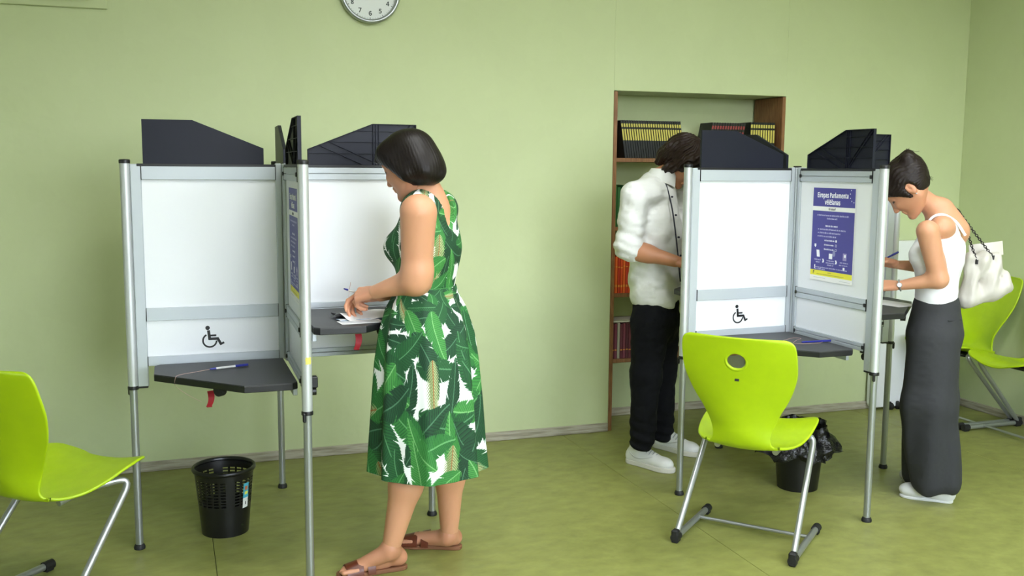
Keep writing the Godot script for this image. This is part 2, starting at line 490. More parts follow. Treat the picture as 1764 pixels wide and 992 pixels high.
# ------------------------------------------------------------------ booths
func panel_proto(parent: Node3D, turn: float, plain_symbol: bool) -> void:
	var bd := bx(Vector3(0.5, 0.75, 0.008), Vector3(0.29, 1.115, 0), 0.001)
	var p := part("side_panel", bd, M.board, parent)
	p.rotation.y = turn
	for r in [["top_rail", 1.471, 0.05], ["middle_rail", 0.93, 0.05], ["bottom_rail", 0.748, 0.036]]:
		var m := MB.new()
		m.box(Vector3(0.494, r[2], 0.014), T(Vector3(0.29, r[1], -0.006)), 0.001)
		for k in [-1, 1]: m.box(Vector3(0.494, r[2] / 2 - 0.002, 0.01), T(Vector3(0.29, r[1] + k * r[2] / 4, 0.009)), 0.0015)
		part(r[0], m, M.alu_flat, p)
		for x in [0.0425, 0.5375]:
			var e := MB.new()
			e.box(Vector3(0.0015, r[2] + 0.002, 0.03), T(Vector3(x, r[1], 0)), 0.0003)
			e.box(Vector3(0.012, 0.016, 0.006), T(Vector3(x + (0.0055 if x < 0.3 else -0.0055), r[1], 0.0165)))
			part("rail_clip", e, M.black, p)
	part("inner_stile", bx(Vector3(0.024, 0.78, 0.026), Vector3(0.031, 1.12, 0), 0.003), M.alu_flat, p)
	part("outer_stile", bx(Vector3(0.04, 0.855, 0.022), Vector3(0.557, 1.077, 0), 0.003), M.alu_flat, p)
	var ps := MB.new(); ps.lathe([Vector2(0.0185, 0.648), Vector2(0.0185, 1.508)], 24, Vector3(0.595, 0, 0)); part("end_post", ps, M.alu, p)
	ps = MB.new(); ps.lathe([Vector2(0.02, 1.506), Vector2(0.0205, 1.516), Vector2(0.019, 1.521), Vector2(0.0, 1.522)], 24, Vector3(0.595, 0, 0)); part("post_cap", ps, M.black, p)
	ps = MB.new(); ps.lathe([Vector2(0.0145, 0.015), Vector2(0.0145, 0.66)], 20, Vector3(0.595, 0, 0)); part("leg", ps, M.steel, p)
	ps = MB.new(); ps.lathe([Vector2(0.0205, 0.64), Vector2(0.0208, 0.65), Vector2(0.0188, 0.654)], 24, Vector3(0.595, 0, 0))
	ps.box(Vector3(0.044, 0.007, 0.024), T(Vector3(0.562, 0.6475, 0)))
	ps.box(Vector3(0.012, 0.034, 0.012), T(Vector3(0.595 + 0.014, 0.632, 0.012)), 0.004)
	part("height_clamp", ps, M.black, p)
	ps = MB.new(); ps.lathe([Vector2(0.021, 0.0), Vector2(0.022, 0.008), Vector2(0.018, 0.018), Vector2(0.0146, 0.02)], 20, Vector3(0.595, 0, 0)); part("foot_cap", ps, M.rubber, p)
	part("black_strip", bx(Vector3(0.515, 0.01, 0.024), Vector3(0.295, 1.501, 0), 0.001), M.black, p)
	# privacy shield on top: a low hub end rising to a tall outer end, ribbed on one side
	var sh := MB.new()
	var prof := [Vector2(0.085, 1.504), Vector2(0.53, 1.504), Vector2(0.53, 1.672), Vector2(0.348, 1.672), Vector2(0.085, 1.568)]
	var t := Transform3D(Basis(Vector3.RIGHT, Vector3(0, 0, 1), Vector3.UP), Vector3.ZERO)
	sh.prism(prof, -0.004, 0.0, 0.0008, t)
	for i in 5:
		var a: Vector2 = prof[i]; var b: Vector2 = prof[(i + 1) % 5]
		var d := (b - a); var mid := (a + b) / 2
		var inn := Vector2(-d.y, d.x).normalized() * 0.0015
		sh.box(Vector3(d.length(), 0.003, 0.013), T(Vector3(mid.x + inn.x, mid.y + inn.y, 0.0035), Basis(Vector3(0, 0, 1), d.angle())), 0.0008)
	for rb in [[Vector2(0.088, 1.552), Vector2(0.528, 1.552)], [Vector2(0.16, 1.598), Vector2(0.528, 1.598)], [Vector2(0.27, 1.642), Vector2(0.528, 1.642)],
		[Vector2(0.35, 1.506), Vector2(0.35, 1.67)], [Vector2(0.361, 1.506), Vector2(0.361, 1.67)], [Vector2(0.373, 1.506), Vector2(0.373, 1.67)],
		[Vector2(0.13, 1.583), Vector2(0.31, 1.506)], [Vector2(0.165, 1.6), Vector2(0.348, 1.52)], [Vector2(0.375, 1.53), Vector2(0.505, 1.668)], [Vector2(0.375, 1.515), Vector2(0.525, 1.668)]]:
		var d2: Vector2 = rb[1] - rb[0]
		var m2: Vector2 = (rb[0] + rb[1]) / 2
		sh.box(Vector3(d2.length(), 0.002, 0.007), T(Vector3(m2.x, m2.y, 0.003), Basis(Vector3(0, 0, 1), d2.angle())), 0.0005)
	part("privacy_shield", sh, M.shield, p)
	if plain_symbol:
		part("wheelchair_symbol", wheelchair(), M.symbol, p)

func wheelchair() -> MB:
	# pictogram lying on the plain face of the panel (local z = -0.0045, seen from -z, so x runs the other way)
	var m := MB.new()
	var bars := [[Vector2(0.027, 0.068), Vector2(0.031, 0.03), 0.011], [Vector2(0.029, 0.047), Vector2(0.056, 0.047), 0.0075], [Vector2(0.028, 0.034), Vector2(0.063, 0.034), 0.0105], [Vector2(0.060, 0.037), Vector2(0.073, 0.011), 0.010], [Vector2(0.069, 0.010), Vector2(0.085, 0.018), 0.008]]
	for b in bars:
		var d: Vector2 = b[1] - b[0]
		var c: Vector2 = (b[0] + b[1]) / 2
		m.box(Vector3(d.length(), b[2], 0.0008), T(Vector3(0.3385 - c.x, 0.79 + c.y, -0.0046), Basis(Vector3(0, 0, 1), PI - d.angle())), 0.0001)
	var head := []
	for k in 16: head.append(Vector2(0.3385 - 0.024 + cos(TAU * k / 16) * 0.0085, 0.79 + 0.078 + sin(TAU * k / 16) * 0.0085))
	var t := Transform3D(Basis(Vector3.RIGHT, Vector3(0, 0, 1), Vector3.UP), Vector3(0, 0, -0.005))
	m.prism(head, 0.0, 0.0008, 0.0001, t)
	for k in 26:
		var a0 := deg_to_rad(118.0 + k * 9.2); var a1 := deg_to_rad(118.0 + (k + 1) * 9.2)
		var q := []
		for s in [[a0, 0.0225], [a1, 0.0225], [a1, 0.029], [a0, 0.029]]: q.append(Vector2(0.3385 - 0.031 - cos(s[0]) * s[1], 0.79 + 0.0275 + sin(s[0]) * s[1]))
		m.prism(q, 0.0, 0.0008, 0.00005, t)
	return m

func desk(parent: Node3D, height: float, sx: float, sz: float) -> void:
	# corner desk in the bay that opens towards (sx, sz)
	var o := 0.03; var far := 0.515; var near := 0.215
	var pts := [Vector2(o, o), Vector2(far - 0.02, o), Vector2(far, o + 0.02), Vector2(far, near), Vector2(near, far), Vector2(o + 0.02, far), Vector2(o, far - 0.02)]
	var poly := pts.map(func(p): return Vector2(p.x * sx, p.y * sz))
	var m := MB.new(); m.prism(poly, height - 0.026, height - 0.003, 0.002)
	var d := part("corner_desk", m, M.desk_edge, parent)
	var tp := MB.new(); tp.prism(pts.map(func(p): return Vector2((p.x * 0.996 + 0.001) * sx, (p.y * 0.996 + 0.001) * sz)), height - 0.004, height, 0.0012)
	part("desk_surface", tp, M.desk, d)
	# two bracket bars under the desk, by the panels
	var b := MB.new()
	b.box(Vector3(0.4, 0.03, 0.016), T(Vector3(0.27 * sx, height - 0.041, 0.036 * sz)))
	b.box(Vector3(0.016, 0.03, 0.4), T(Vector3(0.036 * sx, height - 0.041, 0.27 * sz)))
	part("bracket", b, M.alu_flat, d)
	var h := MB.new()
	h.tube([Vector3(0.30 * sx, height - 0.03, 0.425 * sz), Vector3(0.285 * sx, height - 0.03, 0.41 * sz)], 0.022, 16)
	part("cable_clip", h, M.rubber, d)

func booths() -> void:
	for bo in [[Vector3(0.449, 0, -4.015), "four-bay voting booth of white panels where the woman in the leaf dress writes", [0.738, 0.93, 0.93, 0.93]], [Vector3(2.795, 0, -3.972), "four-bay voting booth of white panels between the man and the girl in grey trousers", [0.738, 0.885, 0.93, 0.93]]]:
		var is_a: bool = bo[0].x < 1.0
		var t := thing("voting_booth", bo[1], "voting booth", bo[0], 0.0, "four-bay voting booths")
		var hb := MB.new()
		hb.box(Vector3(0.034, 0.79, 0.034), T(Vector3(0, 1.115, 0)), 0.004)
		part("hub_post", hb, M.alu_flat, t)
		part("hub_cap", bx(Vector3(0.028, 0.012, 0.028), Vector3(0, 1.511, 0), 0.002), M.black, t)
		# arms: towards +x, +z, -x, -z
		var off: Array = [1.7, -1.0, -0.5, -2.0] if is_a else [1.5, 0.4, 3.0, 1.0]
		for k in 4: panel_proto(t, deg_to_rad([0.0, -90.0, 180.0, 90.0][k] + off[k]), k == 2)
		part("end_bracket", bx(Vector3(0.026, 0.04, 0.034), Vector3(0.026, 0.735, 0.5), 0.003), M.black, t)
		part("bracket_knob", tb([Vector3(0.02, 0.70, 0.5), Vector3(0.034, 0.70, 0.5)], 0.014, 14), M.black, t)
		var hs: Array = bo[2]
		desk(t, hs[0], -1, 1)
		desk(t, hs[1], 1, 1)
		desk(t, hs[2], -1, -1)
		desk(t, hs[3], 1, -1)

# ------------------------------------------------------------------ chairs
func make_chair(label: String, at: Vector3, turn: float) -> Node3D:
	var t := thing("school_chair", label, "chair", at, turn, "lime plastic school chairs")
	# side profile (forward, height, half width), from the top of the back to the front of the seat
	var prof := [[-0.262, 0.866, 0.182], [-0.259, 0.859, 0.203], [-0.252, 0.84, 0.215], [-0.236, 0.79, 0.219], [-0.214, 0.72, 0.215], [-0.192, 0.64, 0.188], [-0.177, 0.57, 0.150], [-0.168, 0.515, 0.124], [-0.160, 0.465, 0.110], [-0.142, 0.428, 0.118], [-0.102, 0.406, 0.156], [-0.04, 0.410, 0.200], [0.04, 0.426, 0.220], [0.12, 0.444, 0.226], [0.19, 0.454, 0.222], [0.24, 0.450, 0.200], [0.263, 0.440, 0.162], [0.271, 0.430, 0.110]]
	var pts := prof.map(func(p): return Vector3(p[0], p[1], p[2]))
	var line := curve(pts, 8)
	var g := []
	var mask := []
	var cols := 65
	for r in line.size():
		var p: Vector3 = line[r]
		var s := float(r) / (line.size() - 1)
		var tan_: Vector3 = (line[mini(r + 1, line.size() - 1)] - line[maxi(r - 1, 0)])
		var nn := Vector2(-tan_.y, tan_.x).normalized() * -1.0   # towards the sitter
		if nn.x < 0 and p.y > 0.6: nn = -nn
		var ring := []
		for k in cols:
			var q := float(k) / (cols - 1) * 2.0 - 1.0
			q = sin(q * PI / 2.0) * 0.35 + q * 0.65
			var lift := (0.030 * smoothstep(0.5, 0.8, p.y) + 0.042 * smoothstep(0.40, 0.52, p.y) * (1.0 - smoothstep(0.5, 0.8, p.y)) + 0.016 * (1.0 - smoothstep(0.40, 0.52, p.y))) * q * q
			if p.y < 0.5 and p.x > -0.12: ring.append(Vector3(q * p.z, p.y + lift, -p.x))
			elif p.y < 0.5:
				var w := smoothstep(-0.16, -0.06, p.x)
				ring.append(Vector3(q * p.z, p.y + lift * w, -(p.x + lift * (1.0 - w))))
			else: ring.append(Vector3(q * p.z, p.y, -(p.x + lift)))
		g.append(ring)
	# grip hole: snap vertices next to its rim onto it, drop the cells inside
	var hc := Vector2(0.0, 0.775); var hr := Vector2(0.040, 0.034)
	for r in g.size():
		for k in cols:
			var p: Vector3 = g[r][k]
			if p.y < 0.65: continue
			var e := Vector2((p.x - hc.x) / hr.x, (p.y - hc.y) / hr.y)
			var l := e.length()
			if l > 0.84 and l < 1.2:
				var f := e / l
				g[r][k] = Vector3(hc.x + f.x * hr.x, hc.y + f.y * hr.y, p.z)
	for r in g.size() - 1:
		var mrow := []
		for k in cols - 1:
			var c: Vector3 = (g[r][k] + g[r + 1][k + 1] + g[r][k + 1] + g[r + 1][k]) / 4
			var e := Vector2((c.x - hc.x) / hr.x, (c.y - hc.y) / hr.y)
			mrow.append(0 if c.y > 0.65 and e.length() < 0.97 else 1)
		mask.append(mrow)
	var sh := MB.new()
	sh.shell(g, 0.011, mask)
	var shell := part("seat_shell", sh, M.lime, t)
	var lip := MB.new()
	var ringp := []
	for k in 25:
		var a := TAU * k / 24
		ringp.append(Vector3(hc.x + cos(a) * hr.x * 1.04, hc.y + sin(a) * hr.y * 1.04, 0.231 + (sin(a) * 0.0095)))
	lip.tube(ringp, 0.0065, 8, false)
	part("grip_rim", lip, M.lime, shell)
	var badge := bx(Vector3(0.017, 0.011, 0.0015), Vector3(0.0, 0.7, 0.2155), 0.0005, Basis(Vector3.RIGHT, -0.3))
	part("maker_badge", badge, M.rubber, shell)
	# frame
	for s in [-1, 1]:
		var x: float = s * 0.235
		part("leg", tb(bend([Vector3(x, 0.024, 0.195), Vector3(x * 0.93, 0.43, -0.165), Vector3(x * 0.55, 0.412, -0.03), Vector3(x * 0.5, 0.392, 0.06)], 0.06), 0.0125, 14), M.chrome, t)
		part("floor_runner", tb([Vector3(x, 0.022, 0.19), Vector3(x, 0.022, -0.19)], 0.0135, 14), M.chrome, t)
		var fc := MB.new()
		fc.tube([Vector3(x, 0.022, 0.165), Vector3(x, 0.022, 0.212)], 0.0175, 14)
		fc.box(Vector3(0.028, 0.03, 0.04), T(Vector3(x, 0.0155, 0.19)), 0.004)
		fc.box(Vector3(0.03, 0.05, 0.032), T(Vector3(x, 0.03, 0.197)), 0.006)
		part("foot_cap", fc, M.rubber, t)
		fc = MB.new()
		fc.tube([Vector3(x, 0.022, -0.175), Vector3(x, 0.022, -0.216)], 0.018, 14)
		fc.box(Vector3(0.028, 0.026, 0.036), T(Vector3(x, 0.0135, -0.195)), 0.004)
		part("foot_cap", fc, M.rubber, t)
	part("cross_bar", tb([Vector3(-0.235, 0.026, -0.07), Vector3(0.235, 0.026, -0.07)], 0.0075, 10), M.chrome, t)
	var cl := MB.new()
	cl.box(Vector3(0.19, 0.018, 0.1), T(Vector3(0, 0.402, -0.01)), 0.006)
	cl.box(Vector3(0.27, 0.016, 0.05), T(Vector3(0, 0.42, -0.085)), 0.006)
	part("seat_mount", cl, M.rubber, t)
	return t

func chairs() -> void:
	var c := make_chair("lime green plastic chair seen from behind at the booth desk beside the bagged bin", Vector3(2.2, 0, -3.37), deg_to_rad(-48.7))
	copy(c, Vector3(-0.418, 0, -3.592), deg_to_rad(-42), "lime green plastic chair at the left edge, cut off by the frame", "lime plastic school chairs")
	copy(c, Vector3(4.53, 0, -4.19), deg_to_rad(90), "lime green chair at the right edge with its seat towards the room", "lime plastic school chairs")
	copy(c, Vector3(4.53, 0, -4.705), deg_to_rad(90), "lime green chair in the corner, its backrest below the white handbag", "lime plastic school chairs")

# ------------------------------------------------------------------ waste bins
func bin_shell(rb: float, rt: float, h: float, slots: bool) -> MB:
	var m := MB.new()
	var rows := []
	var ys := []
	var mask := []
	var n := 96
	ys = [0.0, 0.02, 0.06, 0.10]
	if slots:
		for k in 9: ys.append_array([0.128 + k * 0.0125, 0.128 + k * 0.0125 + 0.0085])
	ys.append_array([h - 0.03, h - 0.012])
	for y in ys:
		var ring := []
		for k in n:
			var a := TAU * k / n
			var r: float = lerpf(rb, rt, y / h)
			ring.append(Vector3(cos(a) * r, y, sin(a) * r))
		rows.append(ring)
	for r in rows.size() - 1:
		var line := []
		for k in n:
			var open := false
			if slots and r >= 4 and r < 22 and r % 2 == 0: open = k % 4 != 3 and k % 24 < 20
			line.append(0 if open else 1)
		mask.append(line)
	m.shell(rows, 0.0025, mask, true)
	m.lathe([Vector2(0.0, 0.004), Vector2(rb, 0.004)], 48, Vector3.ZERO, false)
	return m
func bins() -> void:
	var t := thing("waste_bin", "black plastic waste basket with slotted sides on the floor under the left booth", "bin", Vector3(0.185, 0, -4.12))
	part("basket", bin_shell(0.092, 0.118, 0.275, true), M.plastic_black, t)
	var rim := MB.new()
	rim.lathe([Vector2(0.116, 0.262), Vector2(0.125, 0.262), Vector2(0.128, 0.268), Vector2(0.127, 0.276), Vector2(0.122, 0.28), Vector2(0.116, 0.277), Vector2(0.115, 0.268)], 64, Vector3.ZERO, false)
	part("rim", rim, M.plastic_black, t)
	var st := MB.new()
	var g := []
	for r in 5:
		var line := []
		for k in 5:
			var a := 0.62 + k * 0.07
			var y := 0.115 + r * 0.026
			var rr: float = lerpf(0.092, 0.118, y / 0.275) + 0.0022
			line.append(Vector3(cos(a) * rr, y, sin(a) * rr))
		g.append(line)
	st.grid(g, false, Vector2.ONE, true)
	var im := Image.create(48, 64, false, Image.FORMAT_RGB8)
	im.fill(Color8(228, 228, 226))
	im.fill_rect(Rect2i(0, 26, 48, 38), Color8(70, 170, 200))
	im.fill_rect(Rect2i(6, 34, 30, 8), Color8(226, 226, 90))
	im.fill_rect(Rect2i(10, 46, 26, 10), Color8(190, 110, 70))
	im.fill_rect(Rect2i(20, 8, 8, 8), Color8(40, 40, 44))
	var sm := mat(Color.WHITE, 0.5); sm.albedo_texture = ImageTexture.create_from_image(im)
	part("price_sticker", st, sm, t)
	# bin with a black bag pulled over it
	t = thing("waste_bin", "black waste bin lined with a crumpled black bag behind the chair", "bin", Vector3(2.795, 0, -3.87))
	part("bucket", bin_shell(0.092, 0.118, 0.27, false), M.plastic_black, t)
	var fn := FastNoiseLite.new(); fn.seed = 4; fn.frequency = 7.0; fn.fractal_octaves = 4
	var bg := []
	var prof := [Vector2(0.02, 0.06), Vector2(0.085, 0.08), Vector2(0.105, 0.2), Vector2(0.112, 0.275), Vector2(0.118, 0.31), Vector2(0.124, 0.305), Vector2(0.13, 0.285), Vector2(0.138, 0.25), Vector2(0.147, 0.215), Vector2(0.155, 0.185), Vector2(0.158, 0.165)]
	prof = curve(prof, 3)
	for i in prof.size():
		var ring := []
		for k in 72:
			var a := TAU * k / 72
			var q := Vector3(cos(a), prof[i].y * 4.0, sin(a))
			var wob := fn.get_noise_3dv(q * Vector3(0.25, 0.16, 0.25)) * 0.05 + fn.get_noise_3dv(q * 0.6) * 0.028
			var out := smoothstep(0.06, 0.16, prof[i].x)
			var flap := maxf(0.0, cos(a - 0.35)) ** 3 * 0.06 * smoothstep(float(prof.size()) * 0.5, float(prof.size()), float(i)) + maxf(0.0, cos(a - 2.9)) ** 2 * 0.04 * smoothstep(float(prof.size()) * 0.5, float(prof.size()), float(i))
			var r: float = prof[i].x + wob * out + flap
			if i > 11: r = maxf(r, lerpf(0.097, 0.121, prof[i].y / 0.27))
			ring.append(Vector3(cos(a) * r, prof[i].y + fn.get_noise_3dv(q * 0.3 + Vector3(9, 0, 0)) * 0.035 * out + flap * 0.5, sin(a) * r))
		bg.append(ring)
	var bm := MB.new(); bm.grid(bg, true, Vector2(6, 3))
	part("bin_bag", bm, M.bag_film, t)

# ------------------------------------------------------------------ bookcase and books
func nth(i: int) -> String:
	return ["first", "second", "third", "fourth", "fifth", "sixth", "seventh", "eighth", "ninth", "tenth", "eleventh", "twelfth", "thirteenth", "fourteenth", "fifteenth", "sixteenth", "seventeenth", "eighteenth", "nineteenth", "twentieth", "twenty-first", "twenty-second", "twenty-third", "twenty-fourth", "twenty-fifth"][i]
func book(called: String, label: String, group: String, at: Vector3, size: Vector3, lean: float, cover: Material, band: Material, bands: Array) -> void:
	var t := thing(called, label, "book", at, 0.0, group)
	t.rotation.z = lean
	var m := MB.new()
	m.box(Vector3(size.x, size.y, 0.002), T(Vector3(0, size.y / 2, -0.001)), 0.0005)
	for s in [-1, 1]: m.box(Vector3(0.0015, size.y, size.z), T(Vector3(s * (size.x / 2 - 0.00075), size.y / 2, -size.z / 2)), 0.0004)
	part("cover", m, cover, t)
	part("pages", bx(Vector3(size.x - 0.003, size.y - 0.006, size.z - 0.004), Vector3(0, size.y / 2, -size.z / 2 - 0.001), 0.0005), M.paper, t)
	for b in bands:
		part("spine_label", bx(Vector3(size.x - 0.004, b[1] * size.y, 0.0008), Vector3(0, b[0] * size.y, 0.0004), 0.0002), band, t)
func bookcase() -> void:
	var t := thing("bookcase", "brown wooden bookcase with open shelves built into the wall niche", "bookcase", Vector3((NX0 + NX1) / 2, 0, WZ - 0.15))
	var w := NX1 - NX0
	for s in [-1, 1]:
		part("side_board", bx(Vector3(0.022, NT - 0.004, 0.3), Vector3(s * (w / 2 - 0.0115), (NT - 0.004) / 2, 0.003), 0.002), M.wood, t)
	for y in [1.547, 1.16, 1.031, 0.78, 0.4]:
		part("shelf", bx(Vector3(w - 0.046, 0.022, 0.27), Vector3(0, y, -0.01), 0.0015), M.wood, t)
	var black := mat(Color8(22, 23, 26), 0.4); var yellow := mat(Color8(190, 178, 84), 0.6); var redd := mat(Color8(140, 52, 52), 0.6)
	var z := WZ - 0.035
	for i in 25:
		book("encyclopedia_volume", nth(i) + " from the left of the leaning yellow-banded black volumes above the man", "black yellow-banded volumes leaning on the top shelf", Vector3(2.452 + i * 0.0152, 1.5585, z), Vector3(0.0138, 0.212, 0.14), 0.16, black, yellow, [[0.62, 0.3], [0.87, 0.09]])
	for i in 13:
		book("encyclopedia_volume", nth(i) + " from the left of the red-banded black volumes on the top shelf", "black red-banded volumes leaning on the top shelf", Vector3(2.965 + i * 0.0172, 1.5585, z), Vector3(0.0155, 0.212, 0.14), -0.2, black, redd, [[0.6, 0.3], [0.87, 0.09]])
	for i in 10:
		book("encyclopedia_volume", nth(i) + " from the left of the upright yellow-banded volumes at the bookcase's right end", "upright black yellow-banded volumes on the top shelf", Vector3(3.262 + i * 0.0168, 1.5585, z), Vector3(0.0155, 0.216, 0.14), 0.0, black, yellow, [[0.62, 0.34], [0.89, 0.09]])
	var greens := [mat(Color8(44, 110, 46), 0.5), mat(Color8(34, 92, 40), 0.5)]
	for i in 4: book("green_book", nth(i) + " green book from the left behind the man's shoulder", "green books on the second shelf", Vector3(2.39 + i * 0.022, 1.1715, z), Vector3(0.02, 0.235 - (i % 3) * 0.012, 0.15), 0.0, greens[i % 2], M.paper, [])
	var oranges := [mat(Color8(214, 72, 24), 0.5), mat(Color8(228, 98, 34), 0.5), mat(Color8(190, 50, 24), 0.5)]
	var gold := mat(Color8(226, 150, 60), 0.5)
	for i in 9: book("orange_book", nth(i) + " orange-red book from the left behind the man's elbow", "orange books on the middle shelf", Vector3(2.389 + i * 0.0165, 0.7915, z), Vector3(0.0148, 0.215 - (i % 4) * 0.004, 0.14), 0.0, oranges[i % 3], gold, [[0.2, 0.06], [0.72, 0.03]])
	var purples := [mat(Color8(104, 42, 58), 0.5), mat(Color8(122, 54, 74), 0.5), mat(Color8(84, 32, 44), 0.5)]
	var grey := mat(Color8(170, 164, 150), 0.6)
	for i in 9:
		var pale: bool = i == 2
		book("purple_book" if not pale else "grey_book", nth(i if i < 2 else i - 1) + " dark purple book from the left behind the man's thigh" if not pale else "pale grey book among the purple ones on the low shelf", "" if pale else "purple books on the low shelf", Vector3(2.392 + i * 0.0178, 0.4115, z), Vector3(0.0162, 0.2 + (i % 3) * 0.004, 0.14), 0.0, grey if pale else purples[i % 3], gold, [] if pale else [[0.25, 0.03]])
	var lay := thing("grey_folder", "thin grey folder lying flat on top of the purple books", "folder", Vector3(2.482, 0.6205, WZ - 0.11))
	var fm := MB.new(); fm.box(Vector3(0.2, 0.004, 0.14), T(Vector3(0, 0.002, 0))); fm.box(Vector3(0.2, 0.004, 0.14), T(Vector3(0, 0.013, 0.002))); 
	part("cover", fm, grey, lay)
	part("pages", bx(Vector3(0.194, 0.009, 0.134), Vector3(0, 0.0075, 0), 0.0005), M.paper, lay)

# ------------------------------------------------------------------ clock, wall board, white panel
func text_mesh(s: String, size: float, deep := 0.001) -> TextMesh:
	var tm := TextMesh.new()
	var f := SystemFont.new(); f.font_names = PackedStringArray(["Droid Sans"]); f.font_weight = 700
	tm.font = f; tm.text = s; tm.font_size = 64; tm.pixel_size = size / 64.0; tm.depth = deep; tm.curve_step = 4.0
	return tm
func wall_things() -> void:
	var c := thing("wall_clock", "round wall clock with a silver rim and white face at the top edge", "clock", Vector3(0.995, 2.366, WZ))
	var to_wall := Basis(Vector3.RIGHT, PI / 2)
	var m := MB.new()
	m.lathe([Vector2(0.128, 0.0), Vector2(0.15, 0.0), Vector2(0.153, 0.012), Vector2(0.152, 0.03), Vector2(0.146, 0.037), Vector2(0.138, 0.036), Vector2(0.1325, 0.028), Vector2(0.131, 0.018)], 72, Vector3.ZERO, false)
	var rim := part("rim", m, M.steel, c); rim.basis = to_wall
	m = MB.new(); m.lathe([Vector2(0.0, 0.0), Vector2(0.136, 0.0), Vector2(0.136, 0.016), Vector2(0.0, 0.016)], 64, Vector3.ZERO, false)
	var face := part("dial", m, mat(Color8(214, 218, 216), 0.4), c); face.basis = to_wall
	var ink := mat(Color8(30, 44, 40), 0.5)
	for h in range(1, 13):
		var a := TAU * h / 12.0
		var tx := part("numeral", text_mesh(str(h), 0.031), ink, c)
		tx.position = Vector3(sin(a) * 0.103, cos(a) * 0.103, 0.0165)
	for k in 60:
		var a := TAU * k / 60.0
		var big := k % 5 == 0
		var tk := part("minute_mark", bx(Vector3(0.003 if big else 0.0012, 0.007 if big else 0.004, 0.0006), Vector3.ZERO, 0.0001), ink, c)
		tk.position = Vector3(sin(a) * 0.1265, cos(a) * 0.1265, 0.0163); tk.rotation.z = -a
	for hd in [[0.06, 0.006, 5.3], [0.095, 0.004, 0.9]]:
		var hm := part("hand", bx(Vector3(hd[1], hd[0], 0.001), Vector3(0, hd[0] / 2, 0.021), 0.0003), ink, c)
		hm.rotation.z = -hd[2]
	part("pivot", tb([Vector3(0, 0, 0.016), Vector3(0, 0, 0.024)], 0.005, 12), ink, c)
	# thin painted board high on the left
	var b := thing("wall_board", "flat green-painted board on the wall at the top left corner", "board", Vector3(-0.98, 2.214, WZ))
	part("board", bx(Vector3(1.5, 0.72, 0.012), Vector3(0, 0.36, 0.006), 0.003), M.wall, b)
	part("housing", bx(Vector3(1.4, 0.3, 0.07), Vector3(0.0, 0.20, 0.045), 0.006), M.wall, b)
	# white rounded panel standing in the corner behind the girl
	var wp := thing("white_panel", "tall white rounded panel on small black feet behind the girl", "panel", Vector3(4.3, 0, WZ + 0.045))
	var poly := []
	for cn in [[-0.135, 0.05, PI], [0.135, 0.05, 1.5 * PI], [0.135, 1.03, 0.0], [-0.135, 1.03, 0.5 * PI]]:
		for k in 7:
			var a: float = cn[2] + PI / 2 * k / 6
			poly.append(Vector2(cn[0] + cos(a) * 0.035, cn[1] + sin(a) * 0.035))
	var pm := MB.new(); pm.prism(poly, -0.025, 0.025, 0.006, Transform3D(Basis(Vector3.RIGHT, Vector3(0, 0, 1), Vector3.UP), Vector3.ZERO))
	part("body", pm, M.white_plastic, wp)
	for s in [-1, 1]:
		var ft := MB.new(); ft.tube([Vector3(s * 0.03 - 0.012, 0.022, 0.035), Vector3(s * 0.03 + 0.012, 0.022, 0.035)], 0.022, 16)
		ft.box(Vector3(0.02, 0.03, 0.03), T(Vector3(s * 0.03, 0.035, 0.02)), 0.003)
		part("caster", ft, M.rubber, wp)

